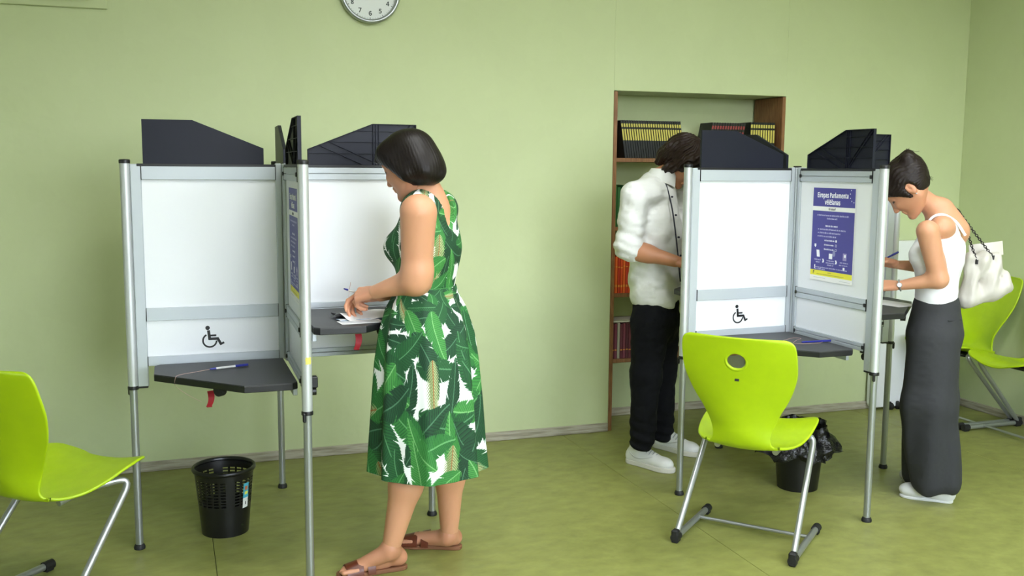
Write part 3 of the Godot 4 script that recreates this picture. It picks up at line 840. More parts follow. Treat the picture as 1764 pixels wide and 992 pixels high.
# ------------------------------------------------------------------ posters, pens, papers
func poster_image() -> Image:
	var W := 420; var H := 594
	var im := Image.create(W, H, false, Image.FORMAT_RGB8)
	im.fill(Color8(238, 238, 236))
	var blue := Color8(58, 54, 142); var pale := Color8(196, 194, 226); var white := Color8(244, 244, 250)
	im.fill_rect(Rect2i(4, 2, 412, 118), blue)
	im.fill_rect(Rect2i(4, 148, 412, 380), blue)
	im.fill_rect(Rect2i(4, 528, 412, 34), Color8(232, 224, 40))
	# stars of the header
	for s in [[374, 12], [366, 34], [368, 60], [382, 78], [402, 86]]:
		im.fill_rect(Rect2i(s[0] - 3, s[1] - 1, 7, 3), white); im.fill_rect(Rect2i(s[0] - 1, s[1] - 3, 3, 7), white)
	var r := RandomNumberGenerator.new(); r.seed = 21
	var line := func(x0: int, x1: int, y: int, h: int, c: Color) -> void:
		var x := x0
		while x < x1:
			var w := mini(r.randi_range(8, 30), x1 - x)
			var xx := x
			while xx < x + w:
				var hh := h + (2 if r.randf() < 0.25 else 0)
				im.fill_rect(Rect2i(xx, y + h - hh, 3, hh), c)
				if r.randf() < 0.5: im.fill_rect(Rect2i(xx + 1, y + 2, 1, h - 3), blue)
				xx += 4
			x += w + 5
	line.call(52, 360, 172, 8, pale); line.call(150, 250, 192, 8, pale)
	line.call(140, 258, 238, 9, white)
	for k in 3:
		im.fill_rect(Rect2i(66, 262 + k * 22, 6, 6), white)
		line.call(82, [336, 288, 248][k], 261 + k * 22, 8, pale)
		line.call(134, 232, 330 + k * 28, 8, white)
		im.fill_rect(Rect2i(244, 326 + k * 28, 14, 14), white)
		if k > 0: im.fill_rect(Rect2i(246, 328 + k * 28, 10, 10), blue)
	# paper, stamp and ballot-box pictures with arrows
	for k in 44: im.fill_rect(Rect2i(58 + k / 6, 398 + k, 30, 1), white)
	im.fill_rect(Rect2i(186, 414, 34, 34), white)
	for y in range(-20, 21):
		for x in range(-14, 15):
			if Vector2(x / 14.0, y / 20.0).length() < 1.0: im.set_pixel(234 + x, 410 + y, Color8(132, 134, 180))
	im.fill_rect(Rect2i(322, 402, 36, 46), Color8(150, 140, 190)); im.fill_rect(Rect2i(334, 410, 16, 18), white)
	for ar in [[120, 464], [248, 464]]:
		for k in 12:
			var d := 12 - absi(k - 6) * 2
			im.fill_rect(Rect2i(ar[0] + maxi(d, 0) / 2, ar[1] - 12 + k * 2, 14, 2), white)
	for ar in [[44, 372], [334, 502]]:
		for k in 24: im.fill_rect(Rect2i(ar[0] - 8 + maxi(0, k - 14), ar[1] - 12 + k, 18 - 2 * maxi(0, k - 14), 1), white)
	for a in [[40, 108, 458], [56, 92, 474], [166, 236, 458], [158, 244, 472], [172, 232, 486], [296, 374, 460], [290, 372, 476]]: line.call(a[0], a[1], a[2], 6, pale)
	im.fill_rect(Rect2i(42, 494, 10, 24), white)
	line.call(40, 372, 522 - 16, 6, pale); line.call(40, 150, 517, 6, pale)
	var dk := Color8(120, 112, 30)
	im.fill_rect(Rect2i(32, 534, 6, 20), Color8(60, 50, 24)); im.fill_rect(Rect2i(38, 532, 6, 10), Color8(60, 50, 24))
	for x in range(70, 340, 5): im.fill_rect(Rect2i(x, 550, 3, 4), dk)
	for x in range(180, 214, 5): im.fill_rect(Rect2i(x, 536, 3, 4), dk)
	for x in range(40, 160, 5): im.fill_rect(Rect2i(x, 574, 3, 3), Color8(170, 170, 180))
	for x in range(296, 400, 5): im.fill_rect(Rect2i(x, 578, 3, 3), Color8(170, 170, 180))
	return im
func poster(at: Vector3, turn: float, label: String, pm: Material) -> void:
	var t := thing("poster", label, "poster", at, turn, "election posters")
	var m := MB.new()
	var h := Vector2(0.297, 0.42) / 2
	var b := m.v.size()
	for p in [[-1, -1, 0, 1], [1, -1, 1, 1], [1, 1, 1, 0], [-1, 1, 0, 0]]:
		m.v.append(Vector3(p[0] * h.x, p[1] * h.y, 0.0006)); m.n.append(Vector3(0, 0, 1)); m.uv.append(Vector2(p[2], p[3])); m.col.append(Color.WHITE)
	m.ix.append_array([b, b + 2, b + 1, b, b + 3, b + 2])
	part("print", m, pm, t)
	part("sheet", bx(Vector3(0.297, 0.42, 0.0004), Vector3(0, 0, 0.0002), 0.0001), M.paper, t)
	var white := mat(Color8(244, 244, 250), 0.6)
	var rows := [["Eiropas Parlamenta", 0.176, 0.031, white], ["vēlēšanas", 0.145, 0.031, white], ["Kā balsot?", 0.1145, 0.0135, mat(Color8(70, 70, 90), 0.6)]]
	for q in rows:
		var tx := part("lettering", text_mesh(q[0], q[2], 0.0003), q[3], t)
		tx.position = Vector3(-0.008, q[1], 0.0009); tx.scale = Vector3(0.74, 1, 1)
func pen(called: String, label: String, at: Vector3, turn: float, tilt: Vector3, body: Material) -> Node3D:
	var t := thing(called, label, "pen", at, turn)
	t.rotation += tilt
	part("barrel", tb([Vector3(-0.05, 0, 0), Vector3(0.045, 0, 0)], 0.0043, 8), body, t)
	part("cap", tb([Vector3(0.03, 0, 0), Vector3(0.08, 0, 0)], 0.0052, 8), M.blue, t)
	part("end_plug", tb([Vector3(-0.068, 0, 0), Vector3(-0.045, 0, 0)], [0.003, 0.0048], 8), M.blue, t)
	return t
func strap(at: Vector3, turn: float, label: String) -> void:
	var t := thing("red_ribbon", label, "ribbon", at, turn)
	var g := []
	for r in 9:
		var s := r / 8.0
		g.append([Vector3(-0.012 - 0.01 * s * s, -0.055 * s, 0.012 * sin(s * 2.5)), Vector3(0.012 - 0.014 * s * s, -0.055 * s, 0.012 * sin(s * 2.5) + 0.002)])
	var m := MB.new(); m.shell(g, 0.0012)
	part("ribbon", m, M.red, t)
	part("end_knot", tb([Vector3(-0.018, -0.055, 0.007), Vector3(0.0, -0.056, 0.009)], 0.0035, 6), M.red, t)
func small_things() -> void:
	var pm := mat(Color.WHITE, 0.5)
	pm.albedo_texture = ImageTexture.create_from_image(poster_image())
	poster(Vector3(2.7895, 1.211, -3.685), deg_to_rad(-89.7), "blue election poster with white heading on the panel beside the wheelchair desk", pm)
	poster(Vector3(0.440, 1.211, -3.725), deg_to_rad(-90.9), "blue election poster seen edge-on behind the post in front of the woman", pm)
	# strings and pens
	var p := pen("ballpoint_pen", "clear ballpoint with blue cap on the left wheelchair desk", Vector3(0.1962, 0.7440, -3.8296), deg_to_rad(18.0), Vector3.ZERO, M.clear)
	var sA := [Vector3(0.1540, 0.7420, -3.8301), Vector3(0.0859, 0.7420, -3.7841), Vector3(0.0201, 0.7420, -3.7396), Vector3(0.0076, 0.7410, -3.6856), Vector3(0.0069, 0.7004, -3.7567), Vector3(0.0420, 0.6704, -3.7445), Vector3(0.0976, 0.6358, -3.7357)]
	var o := Vector3(p.position)
	var inv := p.transform.affine_inverse()
	part("string", tb(curve(sA.map(func(q): return inv * q), 4), 0.0008, 5), M.string, p)
	strap(Vector3(0.1270, 0.6795, -3.7255), 0.5, "red ribbon hanging under the left wheelchair desk")
	p = pen("ballpoint_pen", "blue ballpoint lying on the desk behind the lime chair", Vector3(2.6957, 0.7440, -3.6479), deg_to_rad(-2.0), Vector3.ZERO, M.blue)
	inv = p.transform.affine_inverse()
	var sB := [Vector3(2.7758, 0.7420, -3.6982), Vector3(2.7094, 0.7420, -3.6248), Vector3(2.6319, 0.7420, -3.6181), Vector3(2.5864, 0.7420, -3.6471), Vector3(2.6409, 0.7420, -3.7076), Vector3(2.6887, 0.7420, -3.7406), Vector3(2.6623, 0.7420, -3.7646), Vector3(2.5529, 0.7420, -3.7032)]
	part("string", tb(curve(sB.map(func(q): return inv * q), 5), 0.0008, 5), M.string, p)
	strap(Vector3(0.6534, 0.8847, -3.6057), 0.2, "red ribbon hanging under the woman's writing desk")
	# yellowed tape left on the front post of the left booth
	var tp := thing("tape_scrap", "scrap of yellow tape on the front post by the wheelchair desk", "tape", Vector3(0.4387, 0.832, -3.4205))
	var tm := MB.new()
	var tg := []
	for r in 4:
		var line := []
		for k in 6:
			var a := -0.35 + k * 0.22 + (0.1 if r % 2 else 0.0)
			line.append(Vector3(sin(a) * 0.0192, (r - 1.5) * 0.008 + (k % 2) * 0.002, cos(a) * 0.0192))
		tg.append(line)
	tm.shell(tg, 0.0004)
	part("tape", tm, M.tape, tp)
	# papers on the woman's desk
	var e := thing("ballot_paper", "open folded ballot paper lying under the woman's hands", "paper", Vector3(0.69, 0.931, -3.70), deg_to_rad(20))
	var sh := MB.new()
	var gg := []
	for r in 7:
		var line := []
		for k in 9:
			var u := k / 8.0 - 0.5; var v := r / 6.0 - 0.5
			line.append(Vector3(u * 0.2, 0.002 + 0.022 * exp(-pow(v * 3.4, 2)) + 0.004 * sin(u * 7.0), v * 0.15))
		gg.append(line)
	sh.shell(gg, 0.0006)
	part("sheet", sh, M.paper, e)
	e = thing("candidate_list", "printed list with rows of small print on the desk's edge by the woman", "paper", Vector3(0.66, 0.931, -3.59), deg_to_rad(6))
	part("sheet", bx(Vector3(0.16, 0.0012, 0.075), Vector3(0, 0.001, 0), 0.0003), M.paper, e)
	var lines := MB.new()
	for r in 5:
		for k in 24: lines.box(Vector3(0.0042, 0.0002, 0.004), T(Vector3(-0.07 + k * 0.006, 0.0017, -0.028 + r * 0.012)), 0.00005)
	part("print_rows", lines, M.paper_blue, e)
	e = thing("blue_envelope", "grey-blue envelope under the ballot paper on the woman's desk", "envelope", Vector3(0.68, 0.931, -3.655), deg_to_rad(9))
	part("envelope", bx(Vector3(0.19, 0.003, 0.05), Vector3(0, 0.003, 0), 0.0008), M.paper_blue, e)
	part("flap", bx(Vector3(0.19, 0.001, 0.02), Vector3(0, 0.0052, 0.012), 0.0003), M.paper, e)
	e = thing("black_passport", "small black booklet at the back of the woman's desk", "booklet", Vector3(0.66, 0.931, -3.80), deg_to_rad(14))
	part("cover", bx(Vector3(0.125, 0.006, 0.088), Vector3(0, 0.003, 0), 0.001), M.black, e)
	part("pages", bx(Vector3(0.12, 0.004, 0.0865), Vector3(0.003, 0.0032, 0.0012), 0.0005), M.paper, e)
	e = thing("ballot_paper", "white paper sheet on the girl's writing desk", "paper", Vector3(3.16, 0.886, -3.72), deg_to_rad(10))
	part("sheet", bx(Vector3(0.148, 0.0008, 0.21), Vector3(0, 0.0006, 0), 0.0002), M.paper, e)

# ------------------------------------------------------------------ smooth bodies
# bones: ["c", a, b, ra, rb, flat_dir, flat] tapered capsule, thinner along flat_dir by the factor flat
#        ["e", centre, basis, radii] ellipsoid; "-c" / "-e" carve
func blob(mb: MB, bones: Array, cell: float, k: float, opt := {}) -> void:
	var lo := Vector3(1e9, 1e9, 1e9); var hi := -lo
	var boxes := []
	for b in bones:
		var l: Vector3; var h: Vector3
		if b[0] == "c" or b[0] == "-c":
			var r: float = maxf(b[3], b[4])
			l = b[1].min(b[2]) - Vector3(r, r, r); h = b[1].max(b[2]) + Vector3(r, r, r)
		else:
			var e := Vector3()
			for i in 3: e[i] = sqrt(pow(b[2].x[i] * b[3].x, 2) + pow(b[2].y[i] * b[3].y, 2) + pow(b[2].z[i] * b[3].z, 2))
			l = b[1] - e; h = b[1] + e
		var pad := Vector3.ONE * (k + cell * 2.5)
		boxes.append([l - pad, h + pad])
		if not b[0].begins_with("-"): lo = lo.min(l - pad); hi = hi.max(h + pad)
	var dim := Vector3i(((hi - lo) / cell).ceil()) + Vector3i.ONE
	var nx := dim.x; var nxy := dim.x * dim.y
	var f := PackedFloat32Array(); f.resize(nxy * dim.z); f.fill(9.0)
	for bi in bones.size():
		var b: Array = bones[bi]
		var i0 := Vector3i(((boxes[bi][0] - lo) / cell).floor()).clamp(Vector3i.ZERO, dim - Vector3i.ONE)
		var i1 := Vector3i(((boxes[bi][1] - lo) / cell).ceil()).clamp(Vector3i.ZERO, dim - Vector3i.ONE)
		var cap: bool = b[0] == "c" or b[0] == "-c"
		var neg: bool = b[0].begins_with("-")
		var kk := minf(k, 0.012) if neg else k
		if b.size() > 7: kk = b[7]
		var a: Vector3 = b[1]
		var flat: bool = cap and b.size() > 5 and b[5] != Vector3.ZERO
		var fd: Vector3 = b[5] if flat else Vector3.ZERO
		var fs: float = b[6] - 1.0 if flat else 0.0
		var ba := Vector3.ZERO; var inv := 0.0; var ra := 0.0; var dr := 0.0
		var bt := Basis(); var ir := Vector3.ONE; var ir2 := Vector3.ONE
		if cap:
			ba = b[2] - a
			if flat: ba += fd * (fs * ba.dot(fd))
			inv = 1.0 / maxf(ba.length_squared(), 1e-9); ra = b[3]; dr = b[4] - b[3]
		else:
			bt = b[2].transposed(); ir = Vector3.ONE / b[3]; ir2 = ir * ir
		for z in range(i0.z, i1.z + 1):
			for y in range(i0.y, i1.y + 1):
				var at := z * nxy + y * nx + i0.x
				var p := lo + Vector3(i0.x, y, z) * cell - a
				for x in range(i0.x, i1.x + 1):
					var d: float
					if cap:
						var q := p
						if flat: q += fd * (fs * p.dot(fd))
						var t := clampf(q.dot(ba) * inv, 0.0, 1.0)
						d = (q - ba * t).length() - ra - dr * t
					else:
						var q := bt * p
						var k0 := (q * ir).length()
						d = k0 * (k0 - 1.0) / maxf((q * ir2).length(), 1e-6)
					var o := f[at]
					if neg:
						d = -d
						var hh := maxf(kk - absf(o - d), 0.0) / kk
						f[at] = maxf(o, d) + hh * hh * kk * 0.25
					else:
						var hh := maxf(kk - absf(o - d), 0.0) / kk
						f[at] = minf(o, d) - hh * hh * kk * 0.25
					at += 1
					p.x += cell
	if opt.has("disp"):
		var disp: Callable = opt.disp
		for z in dim.z:
			for y in dim.y:
				for x in nx:
					var at := z * nxy + y * nx + x
					if absf(f[at]) < cell * 3.0: f[at] += disp.call(lo + Vector3(x, y, z) * cell)
	# surface nets
	var idx := {}
	var corner := [0, 1, nx, nx + 1, nxy, nxy + 1, nxy + nx, nxy + nx + 1]
	var offs := [Vector3(0, 0, 0), Vector3(1, 0, 0), Vector3(0, 1, 0), Vector3(1, 1, 0), Vector3(0, 0, 1), Vector3(1, 0, 1), Vector3(0, 1, 1), Vector3(1, 1, 1)]
	var ed := [[0, 1], [2, 3], [4, 5], [6, 7], [0, 2], [1, 3], [4, 6], [5, 7], [0, 4], [1, 5], [2, 6], [3, 7]]
	var origin: Vector3 = opt.get("origin", Vector3.ZERO)
	var color = opt.get("color")
	var uvf = opt.get("uv")
	var lim := cell * 3.5
	for z in dim.z - 1:
		for y in dim.y - 1:
			var row := z * nxy + y * nx
			for x in nx - 1:
				var c := row + x
				if absf(f[c]) > lim: continue
				var vals := [f[c], f[c + 1], f[c + nx], f[c + nx + 1], f[c + nxy], f[c + nxy + 1], f[c + nxy + nx], f[c + nxy + nx + 1]]
				var neg := 0
				for q in vals:
					if q < 0.0: neg += 1
				if neg == 0 or neg == 8: continue
				var sum := Vector3.ZERO; var cnt := 0
				for e in ed:
					var va: float = vals[e[0]]; var vb: float = vals[e[1]]
					if (va < 0.0) == (vb < 0.0): continue
					sum += offs[e[0]].lerp(offs[e[1]], va / (va - vb)); cnt += 1
				var local := sum / cnt
				var g := Vector3(vals[1] + vals[3] + vals[5] + vals[7] - vals[0] - vals[2] - vals[4] - vals[6], vals[2] + vals[3] + vals[6] + vals[7] - vals[0] - vals[1] - vals[4] - vals[5], vals[4] + vals[5] + vals[6] + vals[7] - vals[0] - vals[1] - vals[2] - vals[3])
				var p := lo + (Vector3(x, y, z) + local) * cell
				idx[c] = mb.v.size()
				mb.v.append(p - origin); mb.n.append(g.normalized())
				mb.uv.append(uvf.call(p) if uvf != null else Vector2(p.x, p.y))
				mb.col.append(color.call(p) if color != null else Color.WHITE)
	for c in idx:
		# the three edges that start at this cell's low corner
		for ax in 3:
			var step: int = [1, nx, nxy][ax]
			var s1: int = [nx, nxy, 1][ax]; var s2: int = [nxy, 1, nx][ax]
			var ina := f[c] < 0.0
			if ina == (f[c + step] < 0.0): continue
			if not (idx.has(c - s1) and idx.has(c - s2) and idx.has(c - s1 - s2)): continue
			var q := [idx[c], idx[c - s1], idx[c - s1 - s2], idx[c - s2]]
			if ina: mb.ix.append_array([q[0], q[2], q[1], q[0], q[3], q[2]])
			else: mb.ix.append_array([q[0], q[1], q[2], q[0], q[2], q[3]])

# a skull with jaw, nose, brow, lips and ears; F faces forward, U up, S to the side
func head_bones(o: Vector3, F: Vector3, U: Vector3, S: Vector3, k := 1.0) -> Array:
	var bs := Basis(F, U, S)
	var at := func(a: float, b: float, c: float) -> Vector3: return o + (F * a + U * b + S * c) * k
	var r := [
		["e", at.call(-0.008, 0.012, 0), bs, Vector3(0.098, 0.098, 0.074) * k],
		["e", at.call(0.025, -0.035, 0), bs, Vector3(0.072, 0.075, 0.064) * k],
		["c", at.call(0.03, -0.085, 0), at.call(0.076, -0.106, 0), 0.034 * k, 0.022 * k],
		["c", at.call(-0.01, -0.062, 0.047), at.call(0.052, -0.098, 0.016), 0.02 * k, 0.018 * k],
		["c", at.call(-0.01, -0.062, -0.047), at.call(0.052, -0.098, -0.016), 0.02 * k, 0.018 * k],
		["c", at.call(0.087, 0.012, 0), at.call(0.113, -0.040, 0), 0.006 * k, 0.0085 * k, Vector3.ZERO, 1.0, 0.012],
		["e", at.call(0.104, -0.044, 0), bs, Vector3(0.012, 0.008, 0.0145) * k, Vector3.ZERO, 1.0, 0, 0.008],
		["c", at.call(0.083, 0.024, -0.034), at.call(0.083, 0.024, 0.034), 0.008 * k, 0.008 * k],
		["c", at.call(0.082, -0.03, -0.034), at.call(0.082, -0.03, 0.034), 0.01 * k, 0.01 * k],
		["c", at.call(0.092, -0.066, -0.014), at.call(0.092, -0.066, 0.014), 0.0062 * k, 0.0062 * k, Vector3.ZERO, 1.0, 0.006],
		["c", at.call(0.089, -0.078, -0.012), at.call(0.089, -0.078, 0.012), 0.0066 * k, 0.0066 * k, Vector3.ZERO, 1.0, 0.006],
		["e", at.call(0.078, 0.0, 0.031), bs, Vector3(0.011, 0.011, 0.015) * k, Vector3.ZERO, 1.0, 0, 0.008],
		["e", at.call(0.078, 0.0, -0.031), bs, Vector3(0.011, 0.011, 0.015) * k, Vector3.ZERO, 1.0, 0, 0.008],
	]
	for s in [-1.0, 1.0]:
		r.append(["e", at.call(-0.012, -0.018, s * 0.074), Basis(F.rotated(S, 0.2 * s), U.rotated(S, 0.2 * s), S), Vector3(0.019, 0.031, 0.008) * k, Vector3.ZERO, 1.0, 0, 0.008])
		r.append(["-e", at.call(-0.008, -0.012, s * 0.084), bs, Vector3(0.009, 0.017, 0.007) * k, Vector3.ZERO, 1.0, 0, 0.006])
	return r
func head_paint(o: Vector3, F: Vector3, U: Vector3, S: Vector3, skin: Color, lips: Color, dark: Color, k := 1.0) -> Callable:
	var spots := []
	for s in [-1.0, 1.0]:
		for j in 5: spots.append([o + (F * (0.09 - 0.004 * j) + U * (0.03 + 0.004 * sin(j * 0.7)) + S * s * (0.014 + j * 0.008)) * k, 0.0065 * k, dark])
		for j in 5: spots.append([o + (F * (0.088 - 0.003 * absf(j - 2.0)) + U * -0.006 + S * s * (0.02 + j * 0.006)) * k, 0.005 * k, dark])
		spots.append([o + (F * 0.098 + U * -0.068 + S * s * 0.008) * k, 0.009 * k, lips])
		spots.append([o + (F * 0.096 + U * -0.078 + S * s * 0.006) * k, 0.0085 * k, lips])
	return func(p: Vector3) -> Color:
		var c := skin
		for q in spots:
			var d: float = (p - q[0]).length()
			if d < q[1] * 1.3: c = c.lerp(q[2], clampf((q[1] * 1.3 - d) / (q[1] * 0.6), 0, 1))
		return c
# palm and five fingers; D points along the hand, N out of its back, S towards the thumb
func hand_bones(w: Vector3, D: Vector3, N: Vector3, S: Vector3, curl: Array, thumb := [0.5, 0.3], k := 1.0) -> Array:
	var r := []
	var kn := [[0.086, 0.028], [0.09, 0.009], [0.086, -0.009], [0.077, -0.026]]
	for q in kn: r.append(["c", w + (D * 0.012 + S * q[1] * 0.5) * k, w + (D * q[0] + S * q[1]) * k, 0.0155 * k, 0.0115 * k, Vector3.ZERO, 1.0, 0.01])
	r.append(["c", w + D * 0.02 * k + S * 0.012 * k - N * 0.004 * k, w + (D * 0.05 + S * 0.026 - N * 0.008) * k, 0.016 * k, 0.014 * k, Vector3.ZERO, 1.0, 0.01])
	var ln := [[0.042, 0.025, 0.02], [0.046, 0.029, 0.021], [0.042, 0.027, 0.021], [0.033, 0.02, 0.018]]
	for i in 4:
		var p: Vector3 = w + (D * kn[i][0] + S * kn[i][1]) * k
		var a := 0.0
		for j in 3:
			a += curl[i] * [1.0, 1.15, 0.7][j]
			var dir := (D * cos(a) - N * sin(a) + S * (0.06 - i * 0.05)).normalized()
			var q: Vector3 = p + dir * ln[i][j] * k
			r.append(["c", p, q, (0.0098 - j * 0.0008) * k, (0.009 - j * 0.0012) * k, Vector3.ZERO, 1.0, 0.004])
			p = q
	var tp := w + (D * 0.03 + S * 0.03 - N * 0.008) * k
	var td: Vector3 = (D * 0.75 + S * 0.6 - N * thumb[0]).normalized()
	for j in 2:
		var q: Vector3 = tp + td * [0.042, 0.032][j] * k
		r.append(["c", tp, q, (0.0118 - j * 0.0015) * k, (0.0105 - j * 0.002) * k, Vector3.ZERO, 1.0, 0.006])
		tp = q
		td = (td - N * thumb[1] + D * 0.5 - S * 0.3).normalized()
	return r

func lin(r: int, g: int, b: int) -> Color: return Color8(r, g, b).srgb_to_linear()
func skin_mat() -> StandardMaterial3D:
	var m := mat(Color.WHITE, 0.48)
	m.vertex_color_use_as_albedo = true
	m.subsurf_scatter_enabled = true; m.subsurf_scatter_strength = 0.06
	return m

# palm-leaf print of the dress
func leaf_print() -> ImageTexture:
	var N := 704
	var im := Image.create(N, N, false, Image.FORMAT_RGB8)
	im.fill(Color8(238, 240, 238))
	var r := RandomNumberGenerator.new(); r.seed = 43
	var tones := [[Color8(16, 66, 34), Color8(38, 104, 50)], [Color8(38, 112, 48), Color8(84, 156, 72)], [Color8(12, 52, 31), Color8(28, 84, 45)], [Color8(28, 94, 43), Color8(60, 136, 60)], [Color8(96, 112, 60), Color8(196, 202, 156)]]
	for n in 96:
		var pale := n % 13 == 4
		var tone: Array = tones[4] if pale else tones[r.randi() % 4]
		# jittered rows keep the cover even, gaps stay white
		var cx := (n % 9 + r.randf_range(-0.35, 0.35) + 0.5 * (n / 9 % 2)) * N / 9.0; var cy := (n / 9 + r.randf_range(-0.35, 0.35)) * N / 10.7
		var ang := r.randf() * TAU; var L := r.randf_range(150, 215); var Wd := L * r.randf_range(0.17, 0.22) * (0.75 if pale else 1.0)
		var bendk := r.randf_range(-0.7, 0.7); var teeth := r.randf_range(20, 27); var deep := 0.6 if pale else 0.12
		var ca := cos(ang); var sa := sin(ang)
		var R := int(L * 0.53)
		for y in range(-R, R + 1):
			for x in range(-R, R + 1):
				var t := (x * ca + y * sa) / L + 0.5
				if t < 0.0 or t > 1.0: continue
				var s := -x * sa + y * ca - bendk * L * (t - 0.5) * (t - 0.5)
				var as_ := absf(s)
				if as_ > Wd: continue
				var w := Wd * pow(sin(PI * pow(t, 0.72)), 0.7)
				var v := t * teeth - as_ / Wd * 3.2
				var fr := v - floorf(v)
				# a few deep slits, many fine side veins
				var slit := 0.45 if int(floorf(v)) % 6 == 0 and not pale else deep
				if as_ > w * (1.0 - slit * (1.0 - fr)): continue
				var c: Color = tone[0].lerp(tone[1], fr * (0.8 if s > 0 else 0.45) + 0.15 * (1.0 - as_ / Wd))
				if as_ < 1.6: c = tone[1].lightened(0.2) if not pale else Color8(150, 96, 50)
				elif fr < 0.16: c = tone[0].darkened(0.2)
				im.set_pixel(posmod(int(cx) + x, N), posmod(int(cy) + y, N), c)
	return ImageTexture.create_from_image(im)

func people() -> void:
	woman()
	girl()
	man()

func smooth_loop(q: Array) -> Array:
	var o := []
	var k := q.size()
	for i in k:
		for j in 3: o.append(q[i].cubic_interpolate(q[(i + 1) % k], q[(i - 1 + k) % k], q[(i + 2) % k], j / 3.0))
	return o
func sandal(parent: Node3D, heel: Vector3, toe: Vector3, origin: Vector3, side: float) -> void:
	var d := (toe - heel); d.y = 0; d = d.normalized()
	var s := Vector3(-d.z, 0, d.x)
	var out := []
	for q in [[-0.03, 0.0], [-0.024, 0.018], [0.0, 0.029], [0.05, 0.028], [0.11, 0.034], [0.16, 0.043], [0.2, 0.040], [0.228, 0.026], [0.238, 0.006], [0.232, -0.016], [0.205, -0.034], [0.16, -0.040], [0.1, -0.031], [0.05, -0.028], [0.0, -0.028], [-0.024, -0.018]]:
		var p: Vector3 = heel + d * q[0] + s * q[1] * side - origin
		out.append(Vector2(p.x, p.z))
	out = smooth_loop(out)
	var m := MB.new(); m.prism(out, 0.0, 0.016, 0.003)
	var sole := part("sandal", m, mat(Color8(128, 84, 56), 0.6), parent)
	var leather := mat(Color8(98, 46, 26), 0.38)
	for bnd in [[0.145, 0.205, 0.047], [0.10, 0.128, 0.058]]:
		var g := []
		for i in 5:
			var u: float = lerpf(bnd[0], bnd[1], i / 4.0)
			var line := []
			for j in 15:
				var a := PI * j / 14.0
				line.append(heel - origin + d * u + s * cos(a) * 0.041 + Vector3(0, 0.012 + sin(a) * (bnd[2] - (u - bnd[0]) * 0.28), 0))
			g.append(line)
		var sb := MB.new(); sb.shell(g, 0.003)
		part("strap", sb, leather, sole)
func foot_bones(heel: Vector3, toe: Vector3, ankle: Vector3) -> Array:
	var d := (toe - heel); d.y = 0; d = d.normalized()
	var s := Vector3(-d.z, 0, d.x)
	var y := Vector3.UP
	var r := [["c", heel + y * 0.045, heel + y * 0.047 + d * 0.02, 0.031, 0.03], ["c", heel + y * 0.06 + d * 0.02, ankle, 0.034, 0.036], ["c", ankle - y * 0.02 + d * 0.012, heel + d * 0.15 + y * 0.036, 0.034, 0.022], ["c", heel + d * 0.06 + y * 0.034, heel + d * 0.16 + s * 0.016 + y * 0.03, 0.02, 0.016], ["c", heel + d * 0.06 + y * 0.034, heel + d * 0.16 - s * 0.016 + y * 0.03, 0.02, 0.016]]
	for i in 5:
		var l: float = [0.218, 0.222, 0.214, 0.205, 0.193][i]
		r.append(["c", heel + d * 0.165 + s * (i - 2) * 0.0145 + y * 0.028, heel + d * l + s * (i - 2) * 0.0155 + y * 0.026, 0.011, 0.0095, Vector3.ZERO, 1.0, 0.005])
	return r

